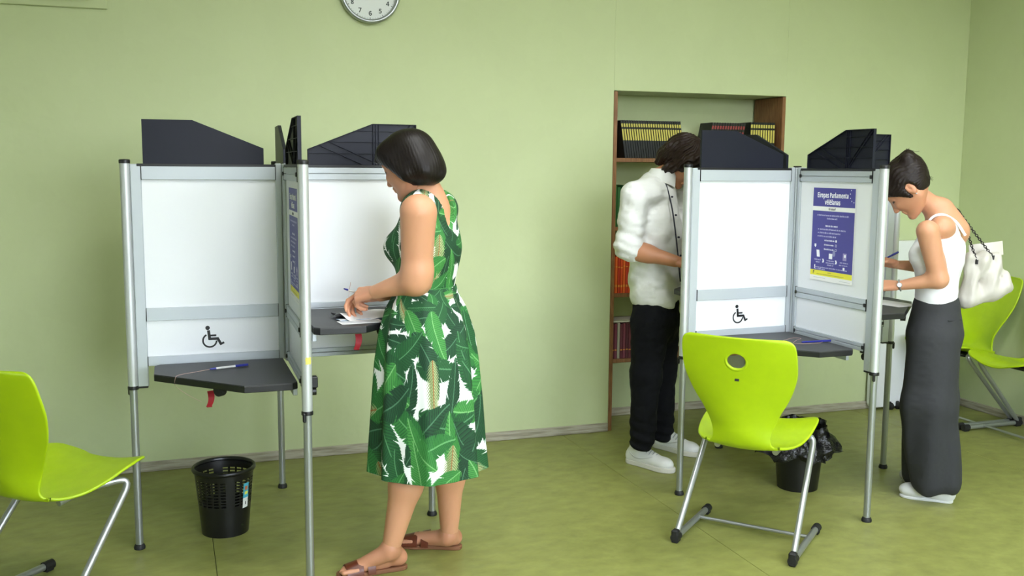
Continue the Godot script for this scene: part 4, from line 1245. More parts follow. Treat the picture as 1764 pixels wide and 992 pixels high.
func woman() -> void:
	var org := Vector3(0.8933, 0.0000, -3.5355)
	var t := thing("person", "woman with a dark bob in a green palm-leaf dress and brown sandals, writing", "person", org)
	var w := Vector3(-0.707, 0, -0.707); var l := Vector3(-0.707, 0, 0.707); var y := Vector3.UP
	var skin := lin(212, 154, 119)
	var sm := skin_mat()
	# joints
	var neck := Vector3(0.9053, 1.3941, -3.5286)
	var chestU := Vector3(0.9031, 1.3221, -3.5293); var chest := Vector3(0.8987, 1.2091, -3.5309); var waist := Vector3(0.8941, 1.0478, -3.5325); var hip := Vector3(0.9017, 0.8957, -3.5298)
	var shL := Vector3(0.8319, 1.3416, -3.3900); var elL := Vector3(0.8271, 1.1012, -3.4181); var wrL := Vector3(0.7069, 1.0457, -3.5500)
	var shR := Vector3(0.9710, 1.3235, -3.6698); var elR := Vector3(0.9496, 1.0696, -3.7143); var wrR := Vector3(0.7440, 1.0206, -3.6377)
	var hipL := hip + l * 0.085 - y * 0.05; var hipR := hip - l * 0.085 - y * 0.05
	var knL := Vector3(0.8146, 0.4657, -3.4701); var anL := Vector3(0.7420, 0.1060, -3.4689); var heL := Vector3(0.7808, 0.0000, -3.5085); var toL := Vector3(0.5607, 0.0000, -3.4971)
	var knR := Vector3(0.9888, 0.4358, -3.6054); var anR := Vector3(1.0053, 0.0731, -3.6155); var heR := Vector3(1.0327, 0.0000, -3.6368); var toR := Vector3(0.8656, 0.0000, -3.7172)
	var body := MB.new()
	var bones := [
		["c", hip, waist, 0.125, 0.108, w, 1.25], ["c", waist, chest, 0.108, 0.13, w, 1.25], ["c", chest, chestU, 0.13, 0.10, w, 1.3],
		["c", chestU + l * 0.09 + y * 0.015, chestU - l * 0.09 + y * 0.015, 0.055, 0.055],
		["c", chestU + y * 0.03, neck + y * 0.02 + w * 0.012, 0.06, 0.052], ["c", neck, Vector3(0.8715, 1.4487, -3.5403), 0.05, 0.049],
		["c", shL, elL, 0.066, 0.049], ["c", elL, wrL, 0.047, 0.026], ["c", elL + y * 0.03 - w * 0.01, elL, 0.05, 0.046],
		["c", shR, elR, 0.062, 0.047], ["c", elR, wrR, 0.044, 0.025],
		["c", hipL, knL, 0.09, 0.06], ["c", knL, knL.lerp(anL, 0.35) - w * 0.012, 0.056, 0.060], ["c", knL.lerp(anL, 0.35) - w * 0.012, anL, 0.060, 0.034],
		["c", hipR, knR, 0.09, 0.06], ["c", knR, knR.lerp(anR, 0.35) - w * 0.012, 0.056, 0.057], ["c", knR.lerp(anR, 0.35) - w * 0.012, anR, 0.057, 0.034]]
	var tan_ := lin(198, 140, 108)
	blob(body, bones, 0.011, 0.03, {"origin": org, "color": func(p): return skin})
	for q in [[heL, toL, anL], [heR, toR, anR]]: blob(body, foot_bones(q[0] + y * 0.0, q[1], q[2]), 0.005, 0.02, {"origin": org, "color": func(p): return tan_})
	# head
	var pit := deg_to_rad(25.0)
	var o := Vector3(0.8324, 1.5176, -3.5381)
	var F := (w * cos(pit) - y * sin(pit)).normalized(); var U := (y * cos(pit) + w * sin(pit)).normalized(); var S := F.cross(U)
	blob(body, head_bones(o, F, U, S, 0.98), 0.0042, 0.022, {"origin": org, "color": head_paint(o, F, U, S, lin(210, 150, 118), lin(172, 88, 80), lin(46, 30, 24), 0.98)})
	# hands: the left holds a pen, the right lies against it
	var dL := (Vector3(0.6467, 1.0265, -3.6186) - wrL).normalized()
	var nL := (y * 0.75 + l * 0.65); nL = (nL - dL * nL.dot(dL)).normalized()
	var sL := dL.cross(nL) * (1.0 if dL.cross(nL).dot(-l) > 0 else -1.0)
	blob(body, hand_bones(wrL, dL, nL, sL, [0.75, 0.85, 0.9, 0.95], [0.5, 0.4], 0.95), 0.0034, 0.012, {"origin": org, "color": func(p): return lin(209, 149, 116)})
	var dR := (Vector3(0.6800, 1.0122, -3.6706) - wrR).normalized()
	var nR := (y * 0.8 - l * 0.5); nR = (nR - dR * nR.dot(dR)).normalized()
	var sR := dR.cross(nR) * (1.0 if dR.cross(nR).dot(l) > 0 else -1.0)
	blob(body, hand_bones(wrR, dR, nR, sR, [0.6, 0.7, 0.75, 0.8], [0.5, 0.4], 0.95), 0.0034, 0.012, {"origin": org, "color": func(p): return lin(209, 149, 116)})
	part("body", body, sm, t)
	# hair
	var hb := Basis(F, U, S)
	var at := func(a: float, b: float, c: float) -> Vector3: return o + F * a + U * b + S * c
	var fn := FastNoiseLite.new(); fn.seed = 2; fn.frequency = 18.0
	var hair := MB.new()
	blob(hair, [["e", at.call(-0.004, 0.026, 0), hb, Vector3(0.113, 0.092, 0.09)], ["e", at.call(-0.044, -0.033, 0), hb, Vector3(0.08, 0.08, 0.092)], ["e", at.call(-0.074, -0.07, 0), hb, Vector3(0.038, 0.042, 0.073)],
		["c", at.call(0.045, 0.055, 0.05), at.call(-0.015, -0.055, 0.078), 0.036, 0.024], ["c", at.call(0.045, 0.055, -0.05), at.call(-0.015, -0.055, -0.078), 0.036, 0.024],
		["c", at.call(0.07, 0.06, 0.02), at.call(0.092, 0.04, 0.045), 0.03, 0.014], ["c", at.call(0.07, 0.06, -0.02), at.call(0.092, 0.04, -0.045), 0.03, 0.014],
		["-e", at.call(0.124, -0.056, 0), hb, Vector3(0.118, 0.104, 0.13)], ["-c", at.call(0.01, -0.19, 0), at.call(0.0, -0.13, 0), 0.085, 0.045]],
		0.0045, 0.025, {"origin": org, "disp": func(p):
			var q: Vector3 = hb.transposed() * (p - o)
			var ang := atan2(q.z, q.x + 0.02)
			return 0.0006 * sin(ang * 50.0 + q.y * 14.0 + fn.get_noise_3dv(p * 0.3) * 5.0) * (0.6 + fn.get_noise_3dv(p * 0.7)) + fn.get_noise_3dv(p * 0.5) * 0.001})
	part("hair", hair, hair_mat(Color8(24, 18, 16)), t)
	# dress
	var print_m := mat(Color.WHITE, 0.75)
	print_m.albedo_texture = leaf_print()
	print_m.cull_mode = BaseMaterial3D.CULL_DISABLED
	var tile := 0.78
	var uvf := func(p: Vector3) -> Vector2:
		var q := p - waist
		var ang := atan2(q.dot(l), -q.dot(w))
		return Vector2(ang * 0.17 / tile, -(p.y - waist.y) / tile)
	var dress := MB.new()
	blob(dress, [["c", waist - y * 0.01, chest, 0.117, 0.142, w, 1.22], ["c", chest, chestU, 0.142, 0.118, w, 1.25],
		["c", chest + w * 0.075 + l * 0.065, chest + w * 0.075 - l * 0.065, 0.062, 0.062],
		["c", chestU + l * 0.10 + y * 0.022 - w * 0.012, chestU - l * 0.075 + y * 0.018 - w * 0.004, 0.058, 0.055],
		["c", chestU + y * 0.0 - w * 0.01, chestU + l * 0.08 + y * 0.028 - w * 0.01, 0.08, 0.057], ["c", chestU - w * 0.01, chestU - l * 0.08 + y * 0.028 - w * 0.01, 0.08, 0.057],
		["-c", shL + l * 0.045 + y * 0.03, shL + l * 0.03 - y * 0.06, 0.082, 0.07], ["-c", shR - l * 0.04 + y * 0.03, shR - l * 0.025 - y * 0.06, 0.088, 0.07],
		["-c", neck + y * 0.03, neck + y * 0.03 + w * 0.09, 0.06, 0.085], ["-c", neck - w * 0.04 + y * 0.02, chest - w * 0.14 + y * 0.05, 0.055, 0.016],
		["-c", waist - y * 0.12, waist - y * 0.09, 0.2, 0.08]],
		0.008, 0.03, {"origin": org, "uv": uvf})
	part("bodice", dress, print_m, t)
	# skirt: rings of pleats from waist to hem
	var rings := [[734, 492, 0.104, 0.128, 0.0], [734, 505, 0.112, 0.135, 0.003], [734, 530, 0.138, 0.156, 0.008], [735, 570, 0.163, 0.174, 0.011], [735, 620, 0.178, 0.184, 0.013], [736, 690, 0.188, 0.192, 0.016], [736, 760, 0.196, 0.198, 0.019], [737, 810, 0.201, 0.203, 0.022]]
	var cen := [Vector3(0.8942, 1.0651, -3.5324), Vector3(0.8941, 1.0370, -3.5325), Vector3(0.8939, 0.9828, -3.5325), Vector3(0.8944, 0.8965, -3.5271), Vector3(0.8916, 0.7891, -3.5175), Vector3(0.8906, 0.6374, -3.5072), Vector3(0.8889, 0.4836, -3.5025), Vector3(0.8906, 0.3808, -3.5019)]
	var g := []
	var NC := 160
	var rows := 44
	for i in rows:
		var u := float(i) / (rows - 1) * 7.0
		var a := mini(int(u), 6); var fr := u - a
		var c: Vector3 = cen[a].lerp(cen[a + 1], fr)
		var ra := lerpf(rings[a][2], rings[a + 1][2], fr); var rb := lerpf(rings[a][3], rings[a + 1][3], fr); var am := lerpf(rings[a][4], rings[a + 1][4], fr)
		var ring := []
		for k in NC:
			var th := TAU * k / NC
			var fold := sin(th * 8.0 + 0.9 * sin(th * 3.0 + 0.4)) * 0.75 + sin(th * 13.0 + 1.3) * 0.35
			fold = fold * absf(fold) * 0.5 + fold * 0.5
			var q := 1.0 + am * fold / 0.2
			ring.append(c - org - w * cos(th) * ra * q + l * sin(th) * rb * q + y * (fold * 0.004 * float(i) / rows))
		g.append(ring)
	var sk := MB.new()
	sk.shell(g, 0.003, [], true, Vector2(1.62, 0.7 / tile))
	part("skirt", sk, print_m, t)
	sandal(t, heL, toL, org, 1.0)
	sandal(t, heR, toR, org, 1.0)
	# necklace cord and what she holds
	var pn := pen("ballpoint_pen", "pale blue ballpoint in the woman's hand, on a string", Vector3(0.6501, 1.0357, -3.6492), 0.55, Vector3(0, 0, -0.32), M.clear)
	pn.scale = Vector3.ONE * 0.8
	var inv := pn.transform.affine_inverse()
	part("string", tb(curve([Vector3(0.6363, 1.0726, -3.6540), Vector3(0.6318, 1.0421, -3.6556), Vector3(0.6272, 0.9984, -3.6572), Vector3(0.6244, 0.9618, -3.6688)].map(func(q): return inv * q), 4), 0.001, 5), M.string, pn)

func hair_mat(c: Color) -> StandardMaterial3D:
	var m := mat(c, 0.46, 0.0, 0.36)
	return m

func shoe(parent: Node3D, heel: Vector3, toe: Vector3, org: Vector3, white: Material, solem: Material, high: bool, lace: bool) -> void:
	var d := (toe - heel); d.y = 0
	var L := d.length(); d = d.normalized()
	var s := Vector3(-d.z, 0, d.x); var y := Vector3.UP
	var k := L / 0.27
	var at := func(a: float, b: float, c: float) -> Vector3: return heel + (d * a + s * c) * k + y * b
	var m := MB.new()
	var bones := [["c", at.call(0.03, 0.045, 0), at.call(0.08, 0.045, 0), 0.034, 0.036], ["c", at.call(0.08, 0.045, 0), at.call(0.17, 0.035, 0.004), 0.037, 0.032], ["e", at.call(0.205, 0.036, 0.004), Basis(d, y, s), Vector3(0.058, 0.034, 0.044)], ["e", at.call(0.03, 0.04, 0), Basis(d, y, s), Vector3(0.035, 0.04, 0.034)]]
	if high: bones.append_array([["c", at.call(0.05, 0.07, 0), at.call(0.05, 0.105, 0), 0.036, 0.036], ["c", at.call(0.075, 0.08, 0), at.call(0.15, 0.052, 0), 0.03, 0.026], ["-c", at.call(0.055, 0.13, 0), at.call(0.055, 0.15, 0), 0.03, 0.034]])
	else: bones.append(["-c", at.call(0.07, 0.095, 0), at.call(0.12, 0.085, 0), 0.035, 0.028])
	blob(m, bones, 0.005, 0.022, {"origin": org})
	var sh := part("shoe", m, white, parent)
	var out := []
	for q in [[-0.006, 0.0], [0.0, 0.022], [0.02, 0.035], [0.07, 0.037], [0.13, 0.042], [0.19, 0.05], [0.235, 0.044], [0.262, 0.026], [0.27, 0.004], [0.262, -0.02], [0.235, -0.036], [0.19, -0.044], [0.13, -0.038], [0.07, -0.036], [0.02, -0.034], [0.0, -0.022]]:
		var p: Vector3 = at.call(q[0], 0, q[1]) - org
		out.append(Vector2(p.x, p.z))
	out = smooth_loop(out)
	var so := MB.new(); so.prism(out, 0.0, 0.026 if high else 0.014, 0.004)
	part("sole", so, solem, sh)
	if lace:
		var lacem := mat(Color8(168, 170, 176), 0.85)
		var greyed := mat(Color8(196, 196, 194), 0.6)
		for sd in [-1.0, 1.0]:
			var sw := MB.new()
			sw.tube(curve([at.call(0.03, 0.072, sd * 0.036) - org, at.call(0.06, 0.05, sd * 0.0385) - org, at.call(0.10, 0.046, sd * 0.039) - org, at.call(0.165, 0.066, sd * 0.031) - org], 5), [0.001, 0.002, 0.003, 0.0038, 0.0044, 0.0046, 0.0046, 0.0042, 0.0038, 0.0034, 0.003, 0.0024, 0.002, 0.0016, 0.001, 0.0006], 6)
			part("side_stripe", sw, greyed, sh)
		for i in 6:
			var u := 0.10 + i * 0.016
			var hgt := 0.094 - i * 0.0058
			var lc := tb(curve([at.call(u, hgt - 0.012, -0.025) - org, at.call(u + 0.004, hgt + 0.002, -0.01) - org, at.call(u + 0.008, hgt + 0.002, 0.01) - org, at.call(u + 0.006, hgt - 0.012, 0.025) - org], 3), 0.0028, 6)
			part("lace", lc, lacem, sh)

func girl() -> void:
	var org := Vector3(3.2795, 0.0000, -3.5347)
	var t := thing("person", "girl with pinned-up hair in a white strap top and wide grey trousers, writing", "person", org)
	var w := Vector3(-0.707, 0, -0.707); var l := Vector3(-0.707, 0, 0.707); var y := Vector3.UP
	var skin := lin(205, 150, 116)
	var waist := Vector3(3.2570, 0.9522, -3.5460); var chest := Vector3(3.2574, 1.1225, -3.5459); var chestU := Vector3(3.2709, 1.2319, -3.5412); var hip := Vector3(3.2601, 0.8068, -3.5450)
	var neck := Vector3(3.2486, 1.3244, -3.5596)
	var shL := Vector3(3.1070, 1.2396, -3.4554); var elL := Vector3(3.1748, 1.0285, -3.4476); var wrL := Vector3(3.0600, 0.9910, -3.5617)
	var shR := Vector3(3.4241, 1.2398, -3.6361); var elR := Vector3(3.4159, 1.0455, -3.7025); var wrR := Vector3(3.1830, 1.0662, -3.7201)
	var body := MB.new()
	var bones := [["c", hip, waist, 0.10, 0.09, w, 1.25], ["c", waist, chest, 0.092, 0.115, w, 1.25], ["c", chest, chestU, 0.118, 0.098, w, 1.25],
		["c", chestU + l * 0.09 + y * 0.02, chestU - l * 0.09 + y * 0.02, 0.052, 0.052], ["c", chestU + y * 0.01, neck, 0.07, 0.05], ["c", neck, Vector3(3.1599, 1.3860, -3.5799), 0.047, 0.044],
		["c", chestU - w * 0.04, neck - w * 0.02, 0.07, 0.05],
		["c", shL, elL, 0.048, 0.038], ["c", elL, wrL, 0.037, 0.021], ["c", shR, elR, 0.046, 0.037], ["c", elR, wrR, 0.036, 0.021]]
	blob(body, bones, 0.010, 0.028, {"origin": org, "color": func(p): return skin})
	var pit := deg_to_rad(50.0)
	var o := Vector3(3.0927, 1.4245, -3.5821)
	var F := (w * cos(pit) - y * sin(pit)).normalized(); var U := (y * cos(pit) + w * sin(pit)).normalized(); var S := F.cross(U)
	blob(body, head_bones(o, F, U, S, 0.95), 0.0045, 0.022, {"origin": org, "color": head_paint(o, F, U, S, lin(200, 142, 110), lin(166, 84, 78), lin(40, 28, 22), 0.95)})
	for hq in [[wrL, Vector3(3.0295, 0.9871, -3.6041), 1.0], [wrR, Vector3(3.1446, 1.0752, -3.7493), -1.0]]:
		var d: Vector3 = (hq[1] - hq[0]).normalized()
		var n: Vector3 = y * 0.8 + l * 0.6 * hq[2]; n = (n - d * n.dot(d)).normalized()
		var s := d.cross(n)
		if s.dot(-l * hq[2]) < 0: s = -s
		blob(body, hand_bones(hq[0], d, n, s, [0.5, 0.6, 0.65, 0.7], [0.5, 0.4], 0.9), 0.0036, 0.012, {"origin": org, "color": func(p): return lin(202, 145, 112)})
	part("body", body, skin_mat(), t)
	# hair pinned up
	var hb := Basis(F, U, S)
	var at := func(a: float, b: float, c: float) -> Vector3: return o + (F * a + U * b + S * c) * 0.95
	var fn := FastNoiseLite.new(); fn.seed = 6; fn.frequency = 22.0
	var hair := MB.new()
	blob(hair, [["e", at.call(-0.014, 0.022, 0), hb, Vector3(0.106, 0.1, 0.084)], ["e", at.call(-0.075, 0.04, 0), hb, Vector3(0.06, 0.06, 0.062)], ["c", at.call(-0.1, 0.06, 0.02), at.call(-0.1, 0.085, -0.03), 0.035, 0.03],
		["c", at.call(-0.04, 0.10, 0.0), at.call(-0.11, 0.10, 0.01), 0.032, 0.026], ["c", at.call(0.06, 0.05, 0.05), at.call(0.012, -0.035, 0.07), 0.022, 0.012], ["c", at.call(0.06, 0.05, -0.05), at.call(0.012, -0.035, -0.07), 0.022, 0.012],
		["-e", at.call(0.125, -0.07, 0), hb, Vector3(0.115, 0.1, 0.12)], ["-c", at.call(-0.02, -0.12, 0), at.call(-0.02, -0.1, 0), 0.06, 0.05], ["-e", at.call(-0.012, -0.03, 0.085), hb, Vector3(0.02, 0.036, 0.025)], ["-e", at.call(-0.012, -0.03, -0.085), hb, Vector3(0.02, 0.036, 0.025)]],
		0.0045, 0.02, {"origin": org, "disp": func(p):
			var q: Vector3 = hb.transposed() * (p - o)
			return 0.0011 * sin(atan2(q.z, q.y + 0.03) * 44.0 + fn.get_noise_3dv(p * 0.4) * 7.0) + fn.get_noise_3dv(p) * 0.0025})
	part("hair", hair, hair_mat(Color8(30, 21, 18)), t)
	var wisps := MB.new()
	for i in 14:
		var a0: Vector3 = at.call(-0.09 + rng.randf_range(-0.03, 0.02), 0.09 + rng.randf_range(-0.02, 0.01), rng.randf_range(-0.03, 0.03)) - org
		wisps.tube(curve([a0, a0 + (-F * 0.02 + U * 0.025 + S * rng.randf_range(-0.02, 0.02)), a0 + (-F * rng.randf_range(0.0, 0.05) + U * rng.randf_range(0.0, 0.03) + S * rng.randf_range(-0.03, 0.03))], 4), 0.0009, 4)
	for i in 6:
		var a1: Vector3 = at.call(-0.085, -0.02 + rng.randf_range(-0.02, 0.01), rng.randf_range(-0.04, 0.04)) - org
		var sp := rng.randf_range(0.025, 0.045)
		wisps.tube(curve([a1, a1 - w * sp * 0.5 + y * 0.002, a1 - w * sp - y * rng.randf_range(-0.006, 0.016)], 4), [0.0018, 0.0016, 0.0014, 0.0012, 0.001, 0.0008, 0.0006, 0.0005, 0.0004], 4)
	var ws := part("loose_strands", wisps, hair_mat(Color8(30, 21, 18)), t)
	ws.set_meta("kind", "stuff")
	var clip := MB.new()
	for s in [-1.0, 1.0]:
		var pts := []
		for j in 9: pts.append(at.call(-0.112 - 0.012 * sin(j * 0.4), 0.02 + j * 0.01, s * (0.006 + 0.028 * sin(PI * j / 8.0))) - org)
		clip.tube(pts, 0.0026, 6)
	part("hair_clip", clip, mat(Color8(70, 44, 40), 0.3), t)
	var ear := MB.new(); ear.tube([at.call(-0.012, -0.05, -0.08) - org, at.call(-0.012, -0.056, -0.08) - org], 0.003, 6)
	ear.tube([at.call(-0.012, -0.05, 0.08) - org, at.call(-0.012, -0.056, 0.08) - org], 0.003, 6)
	part("earrings", ear, M.chrome, t)
	# strap top
	var cloth := mat(Color8(236, 237, 240), 0.8)
	fn.frequency = 9.0
	var top := MB.new()
	blob(top, [["c", hip + y * 0.085, waist, 0.104, 0.101, w, 1.2], ["c", waist, chest, 0.101, 0.124, w, 1.2], ["c", chest, chestU, 0.128, 0.112, w, 1.2], ["c", chest + w * 0.065 + l * 0.055, chest + w * 0.065 - l * 0.055, 0.058, 0.058],
		["-c", shL + l * 0.05 + y * 0.1, shL + l * 0.035 - y * 0.045, 0.085, 0.06], ["-c", shR - l * 0.05 + y * 0.1, shR - l * 0.035 - y * 0.045, 0.085, 0.06],
		["-c", chestU + y * 0.10 + w * 0.15, chestU + y * 0.10 - w * 0.04, 0.10, 0.092], ["-c", chestU + y * 0.07 - w * 0.04, chestU + y * 0.055 - w * 0.14, 0.088, 0.08], ["-c", hip - y * 0.2, hip - y * 0.06, 0.2, 0.13]],
		0.0075, 0.028, {"origin": org, "disp": func(p): return fn.get_noise_3dv(p * Vector3(0.5, 1.3, 0.5)) * 0.005})
	var tp := part("strap_top", top, cloth, t)
	for s in [-1.0, 1.0]:
		var f0: Vector3 = chestU + l * s * 0.083 + w * 0.075 - y * 0.005
		var pts := curve([f0 - y * 0.03 - org, chestU + l * s * 0.085 + w * 0.055 + y * 0.05 - org, chestU + l * s * 0.085 + w * 0.008 + y * 0.077 - org, chestU + l * s * 0.083 - w * 0.05 + y * 0.048 - org, chestU + l * s * 0.075 - w * 0.092 - y * 0.012 - org], 5)
		var sb := MB.new(); sb.tube(pts, 0.0075, 8, true, Color.WHITE, Vector2(1.0, 0.5))
		part("shoulder_strap", sb, cloth, tp)
	# wide trousers
	var hemL := Vector3(3.2462, 0.0412, -3.4863); var hemR := Vector3(3.3286, 0.0167, -3.6058)
	var tr := MB.new()
	blob(tr, [["c", hip + y * 0.075, hip - y * 0.03, 0.112, 0.135, w, 1.1], ["c", hip + l * 0.06 - y * 0.06, hip + l * 0.075 - y * 0.35, 0.11, 0.113, l, 1.2], ["c", hip + l * 0.075 - y * 0.35, hemL + y * 0.07, 0.113, 0.104, l, 1.1], ["c", hip - l * 0.06 - y * 0.06, hip - l * 0.075 - y * 0.35, 0.11, 0.113, l, 1.2], ["c", hip - l * 0.075 - y * 0.35, hemR + y * 0.07, 0.113, 0.104, l, 1.1],
		["-c", hemL - y * 0.16 + w * 0.3, hemL - y * 0.16 - w * 0.3, 0.17, 0.17], ["-c", hemR - y * 0.16 + w * 0.3, hemR - y * 0.16 - w * 0.3, 0.17, 0.17]],
		0.0095, 0.03, {"origin": org, "disp": func(p):
			var q: Vector3 = p - hip
			var dn := smoothstep(0.02, 0.6, -q.y)
			return dn * (0.009 * sin(q.dot(w) * 46.0 + q.y * 2.0 + 0.5) + 0.006 * sin(q.dot(w) * 23.0 - q.y * 3.0)) + fn.get_noise_3dv(p * Vector3(0.5, 0.08, 0.5)) * 0.004})
	var trs := part("trousers", tr, bumped(mat(Color8(46, 47, 50), 0.85), noise_tex(31, 0.2, [], 128, 2, true), 0.06), t)
	part("pocket_welt", tb([Vector3(3.2230, 0.8447, -3.4266) - org, Vector3(3.2699, 0.8438, -3.4357) - org, Vector3(3.3130, 0.8428, -3.4472) - org], 0.0028, 6), mat(Color8(44, 45, 48), 0.9), trs)
	var wh := mat(Color8(222, 222, 220), 0.5)
	shoe(t, Vector3(3.3292, 0.0000, -3.4515), Vector3(3.1662, 0.0000, -3.6057), org, wh, wh, false, false)
	shoe(t, Vector3(3.4788, 0.0000, -3.6644), Vector3(3.3271, 0.0000, -3.7787), org, wh, wh, false, false)
	# wrist watch
	var wa := thing("wrist_watch", "small silver watch on the girl's left wrist", "watch", Vector3(3.0576, 0.9910, -3.5626))
	var wd := (wrL - elL).normalized()
	var wm := MB.new()
	var ringp := []
	var e1 := wd.cross(y).normalized(); var e2 := e1.cross(wd)
	for k in 21: ringp.append(wd * -0.008 + (e1 * cos(TAU * k / 20) + e2 * sin(TAU * k / 20)) * 0.0245)
	wm.tube(ringp, 0.0035, 6, false)
	part("bracelet", wm, M.chrome, wa)
	var face := (l * 0.9 + y * 0.15).normalized()
	part("case", tb([wd * -0.008 + face * 0.021, wd * -0.008 + face * 0.031], 0.011, 12), M.chrome, wa)
	part("dial", tb([wd * -0.008 + face * 0.030, wd * -0.008 + face * 0.0318], 0.009, 12), mat(Color8(240, 240, 240), 0.4), wa)
	pen("ballpoint_pen", "blue ballpoint in the girl's far hand", Vector3(3.1683, 1.0974, -3.7676), 0.3, Vector3(0, 0, 0.25), M.blue)
	handbag()

func handbag() -> void:
	# hangs behind her from the far shoulder
	var base := Vector3(3.5134, 0.8766, -3.5415)
	var t := thing("handbag", "soft white leather handbag on a dark chain behind the girl", "handbag", base)
	var rt := Vector3(0.944, 0, 0.329); var dp := Vector3(0.329, 0, -0.944); var y := Vector3.UP
	var fn := FastNoiseLite.new(); fn.seed = 9; fn.frequency = 7.0
	var at := func(a: float, b: float, c: float) -> Vector3: return rt * a + y * b + dp * c
	var m := MB.new()
	blob(m, [["c", at.call(-0.075, 0.03, 0), at.call(0.105, 0.10, 0), 0.034, 0.03, dp, 0.75], ["c", at.call(-0.065, 0.05, 0), at.call(-0.06, 0.225, 0), 0.04, 0.022, dp, 0.8], ["c", at.call(0.10, 0.105, 0), at.call(0.04, 0.235, 0), 0.032, 0.026, dp, 0.8], ["c", at.call(0.035, 0.09, 0), at.call(0.0, 0.21, 0), 0.058, 0.045, dp, 1.0], ["c", at.call(-0.06, 0.225, 0), at.call(0.04, 0.24, 0), 0.018, 0.02, dp, 0.9], ["c", at.call(-0.045, 0.06, 0), at.call(0.065, 0.1, 0), 0.046, 0.044]],
		0.005, 0.018, {"disp": func(p): return fn.get_noise_3dv(p * Vector3(1.4, 0.5, 1.4)) * 0.008 + 0.007 * sin((p.dot(rt) * 1.0 - p.y * 0.35) * 85.0) * smoothstep(0.04, 0.16, p.y)})
	var leather := mat(Color8(194, 189, 181), 0.5)
	part("pouch", m, leather, t)
	var g := []
	for r in 5:
		var line := []
		for k in 9: line.append(at.call(-0.05 + k * 0.019, 0.222 + r * 0.015 + k * 0.0026, 0.035 + 0.006 * sin(k * 0.8) + r * 0.004))
		g.append(line)
	var fl := MB.new(); fl.shell(g, 0.004)
	part("open_flap", fl, leather, t)
	var dark := mat(Color8(52, 50, 52), 0.3, 0.7)
	# chain strap: two runs from the bag up to the shoulder
	var top := Vector3(3.4399, 1.2941, -3.6147) - base
	for q in [at.call(0.03, 0.235, -0.02), at.call(-0.045, 0.215, -0.025)]:
		var n := 22
		for i in n:
			var a: Vector3 = q.lerp(top, float(i) / n); var b: Vector3 = q.lerp(top, float(i + 1) / n)
			var d := (b - a).normalized(); var s := d.cross(dp).normalized() if i % 2 else dp
			var ring := []
			for k in 9:
				var an := TAU * k / 8
				ring.append((a + b) / 2 + d * cos(an) * (b - a).length() * 0.62 + s * sin(an) * 0.0055)
			var lk := MB.new(); lk.tube(ring, 0.0022, 5, false)
			part("chain_link", lk, dark, t)
		var ey := MB.new(); ey.tube([q - y * 0.012, q + y * 0.008], 0.007, 8)
		part("eyelet", ey, dark, t)
	part("leather_loop", tb(curve([top + dp * 0.0, top + Vector3(0, 0.028, 0) - rt * 0.02, top + Vector3(0, 0.03, 0) - rt * 0.05, top + Vector3(0, -0.02, 0) - rt * 0.075], 5), 0.005, 8), dark, t)

